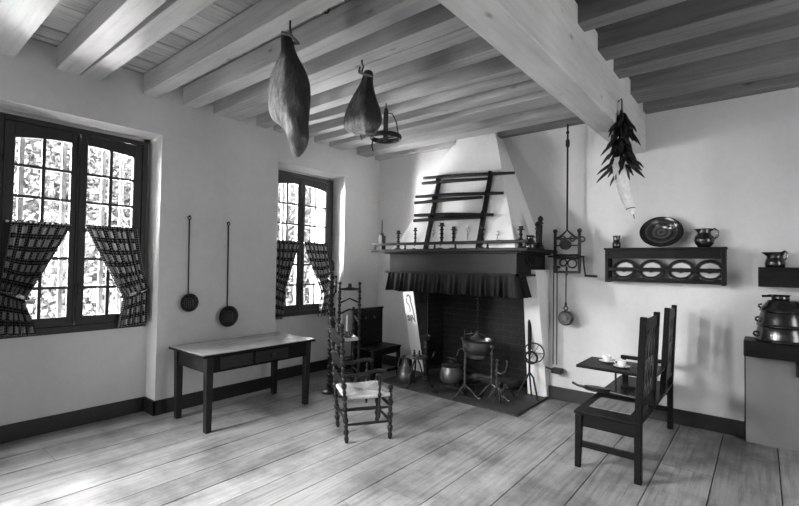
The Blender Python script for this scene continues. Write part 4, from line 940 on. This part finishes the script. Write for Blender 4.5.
# string of dried peppers
t = thing('pepper_string', 'bunch of dark dried peppers hanging from the big girder', 'peppers', (-.945, 4.2, 3.0))
MB().tube([(0, 0, .06), (0, 0, 0), (.005, 0, -.5)], .008, 6).tube([(-.03, 0, .06), (0, -.01, .075), (.0, -.01, .02)], .006, 6).build('string', M['stem'], t)
rnd = random.Random(3)
for i in range(95):
    f = (i+.5)/95; z = -.03-.5*f+rnd.uniform(-.04, .03); a = i*2.4+rnd.uniform(-.5, .5); R = (.05+.06*min(1, f*1.4))*rnd.uniform(.4, 1.25); ln = rnd.uniform(.08, .13)
    d = Vector((math.cos(a)*R, math.sin(a)*R*.8, -ln*rnd.uniform(.75, 1.1))); p = Vector((math.cos(a)*R*.35, math.sin(a)*R*.3, z)); nb = rnd.uniform(-.02, .02)
    m = MB(); m.tube([p, p+d*.25+Vector((0, 0, .012)), p+d*.6+Vector((0, 0, .008)), p+d*.9+Vector((nb, 0, 0)), p+d*1.15+Vector((nb, nb, -.012))], [.005, .013, .0165, .011, .003], 6)
    m.build('pepper', M['pepper'], t)
t = thing('white_tapered_loaf', 'long white tapered sausage in linen hanging below the dried peppers', 'sausage', (-.97, 4.2, 2.50))
MB().tube([(-.005, 0, .06), (0, 0, 0), (.02, 0, -.12), (.05, 0, -.25), (.085, 0, -.36), (.105, 0, -.41), (.117, 0, -.44)], [.045, .053, .052, .047, .04, .026, .006], 18).build('body', M['linen'], t)
MB().ring((.095, 0, -.39), .034, .004, (.2, 0, -.9)).build('string_band', M['stem'], t); MB().tube([(.117, 0, -.43), (.125, 0, -.48)], .004, 6).build('string_end', M['stem'], t)

# ------------------------------------------------------------------ outside
m = MB(); m.box(-40, -5.5, -25, 35, -.5, -.4); o = m.build('garden_ground', M['grass'], smooth=0); tag(o, 'pale open ground outside the windows', 'ground', kind='structure')
def tree(x, y, h, R, lab, seed, n=13000):
    rn = random.Random(seed); t = thing('tree', lab, 'tree', (x, y, -.4), 0, 'trees outside the windows')
    MB().tube([(0, 0, 0), (.05, .03, h*.3), (-.03, .06, h*.6), (0, 0, h*.85)], [.16, .12, .09, .03], 8).build('trunk', M['bark'], t)
    m = MB(); bl = [(rn.uniform(-.5, .5)*R, rn.uniform(-.7, .7)*R, h*(.12+.8*(k+.5)/16), R*rn.uniform(.4, .6)) for k in range(16)]
    for i in range(n):
        bx, by, bz, br = bl[i % 16]; d = Vector((rn.gauss(0, 1), rn.gauss(0, 1), rn.gauss(0, 1))).normalized()*br*rn.uniform(.7, 1.05); c = Vector((bx, by, bz))+d
        nr = (d.normalized()+Vector((rn.uniform(-.6, .6), rn.uniform(-.6, .6), rn.uniform(-.2, .8)))).normalized(); a = nr.orthogonal().normalized(); b = nr.cross(a); s = rn.uniform(.05, .1)
        m.add([c-a*s, c-b*s*.6, c+a*s, c+b*s*.6], [(0, 1, 2, 3)])
    o = m.build('foliage', M['leaf'], t, smooth=0)
    return t
for i, (x, y, h, R) in enumerate(((-12.5, 2.7, 5.2, 1.9), (-16.8, 6.4, 5.8, 2.2), (-12.6, 9.2, 4.9, 2.0), (-17, 14.6, 5.8, 2.4), (-17, -2.2, 5.4, 2.2), (-13, 17.8, 5.0, 2.1))):
    tree(x, y, h, R, 'leafy tree in the garden outside the windows', 20+i)
rn = random.Random(99); t = thing('hedge', 'tall leafy hedge closing the garden behind the trees', 'hedge', (-24, 10, -.4))
m = MB()
for i in range(34000):
    c = Vector((rn.uniform(-.7, .7), rn.uniform(-14, 17), rn.random()*rn.uniform(6.8, 8.4))); nr = Vector((1, rn.uniform(-1, 1), rn.uniform(-.3, 1))).normalized(); a = nr.orthogonal().normalized(); b = nr.cross(a); q = rn.uniform(.09, .17)
    m.add([c-a*q, c-b*q*.6, c+a*q, c+b*q*.6], [(0, 1, 2, 3)])
m.build('foliage', M['leaf'], t, smooth=0)
MB().box(-.2, .2, -14, 17, 0, 5.6).build('woody_core', M['bark'], t, smooth=0)
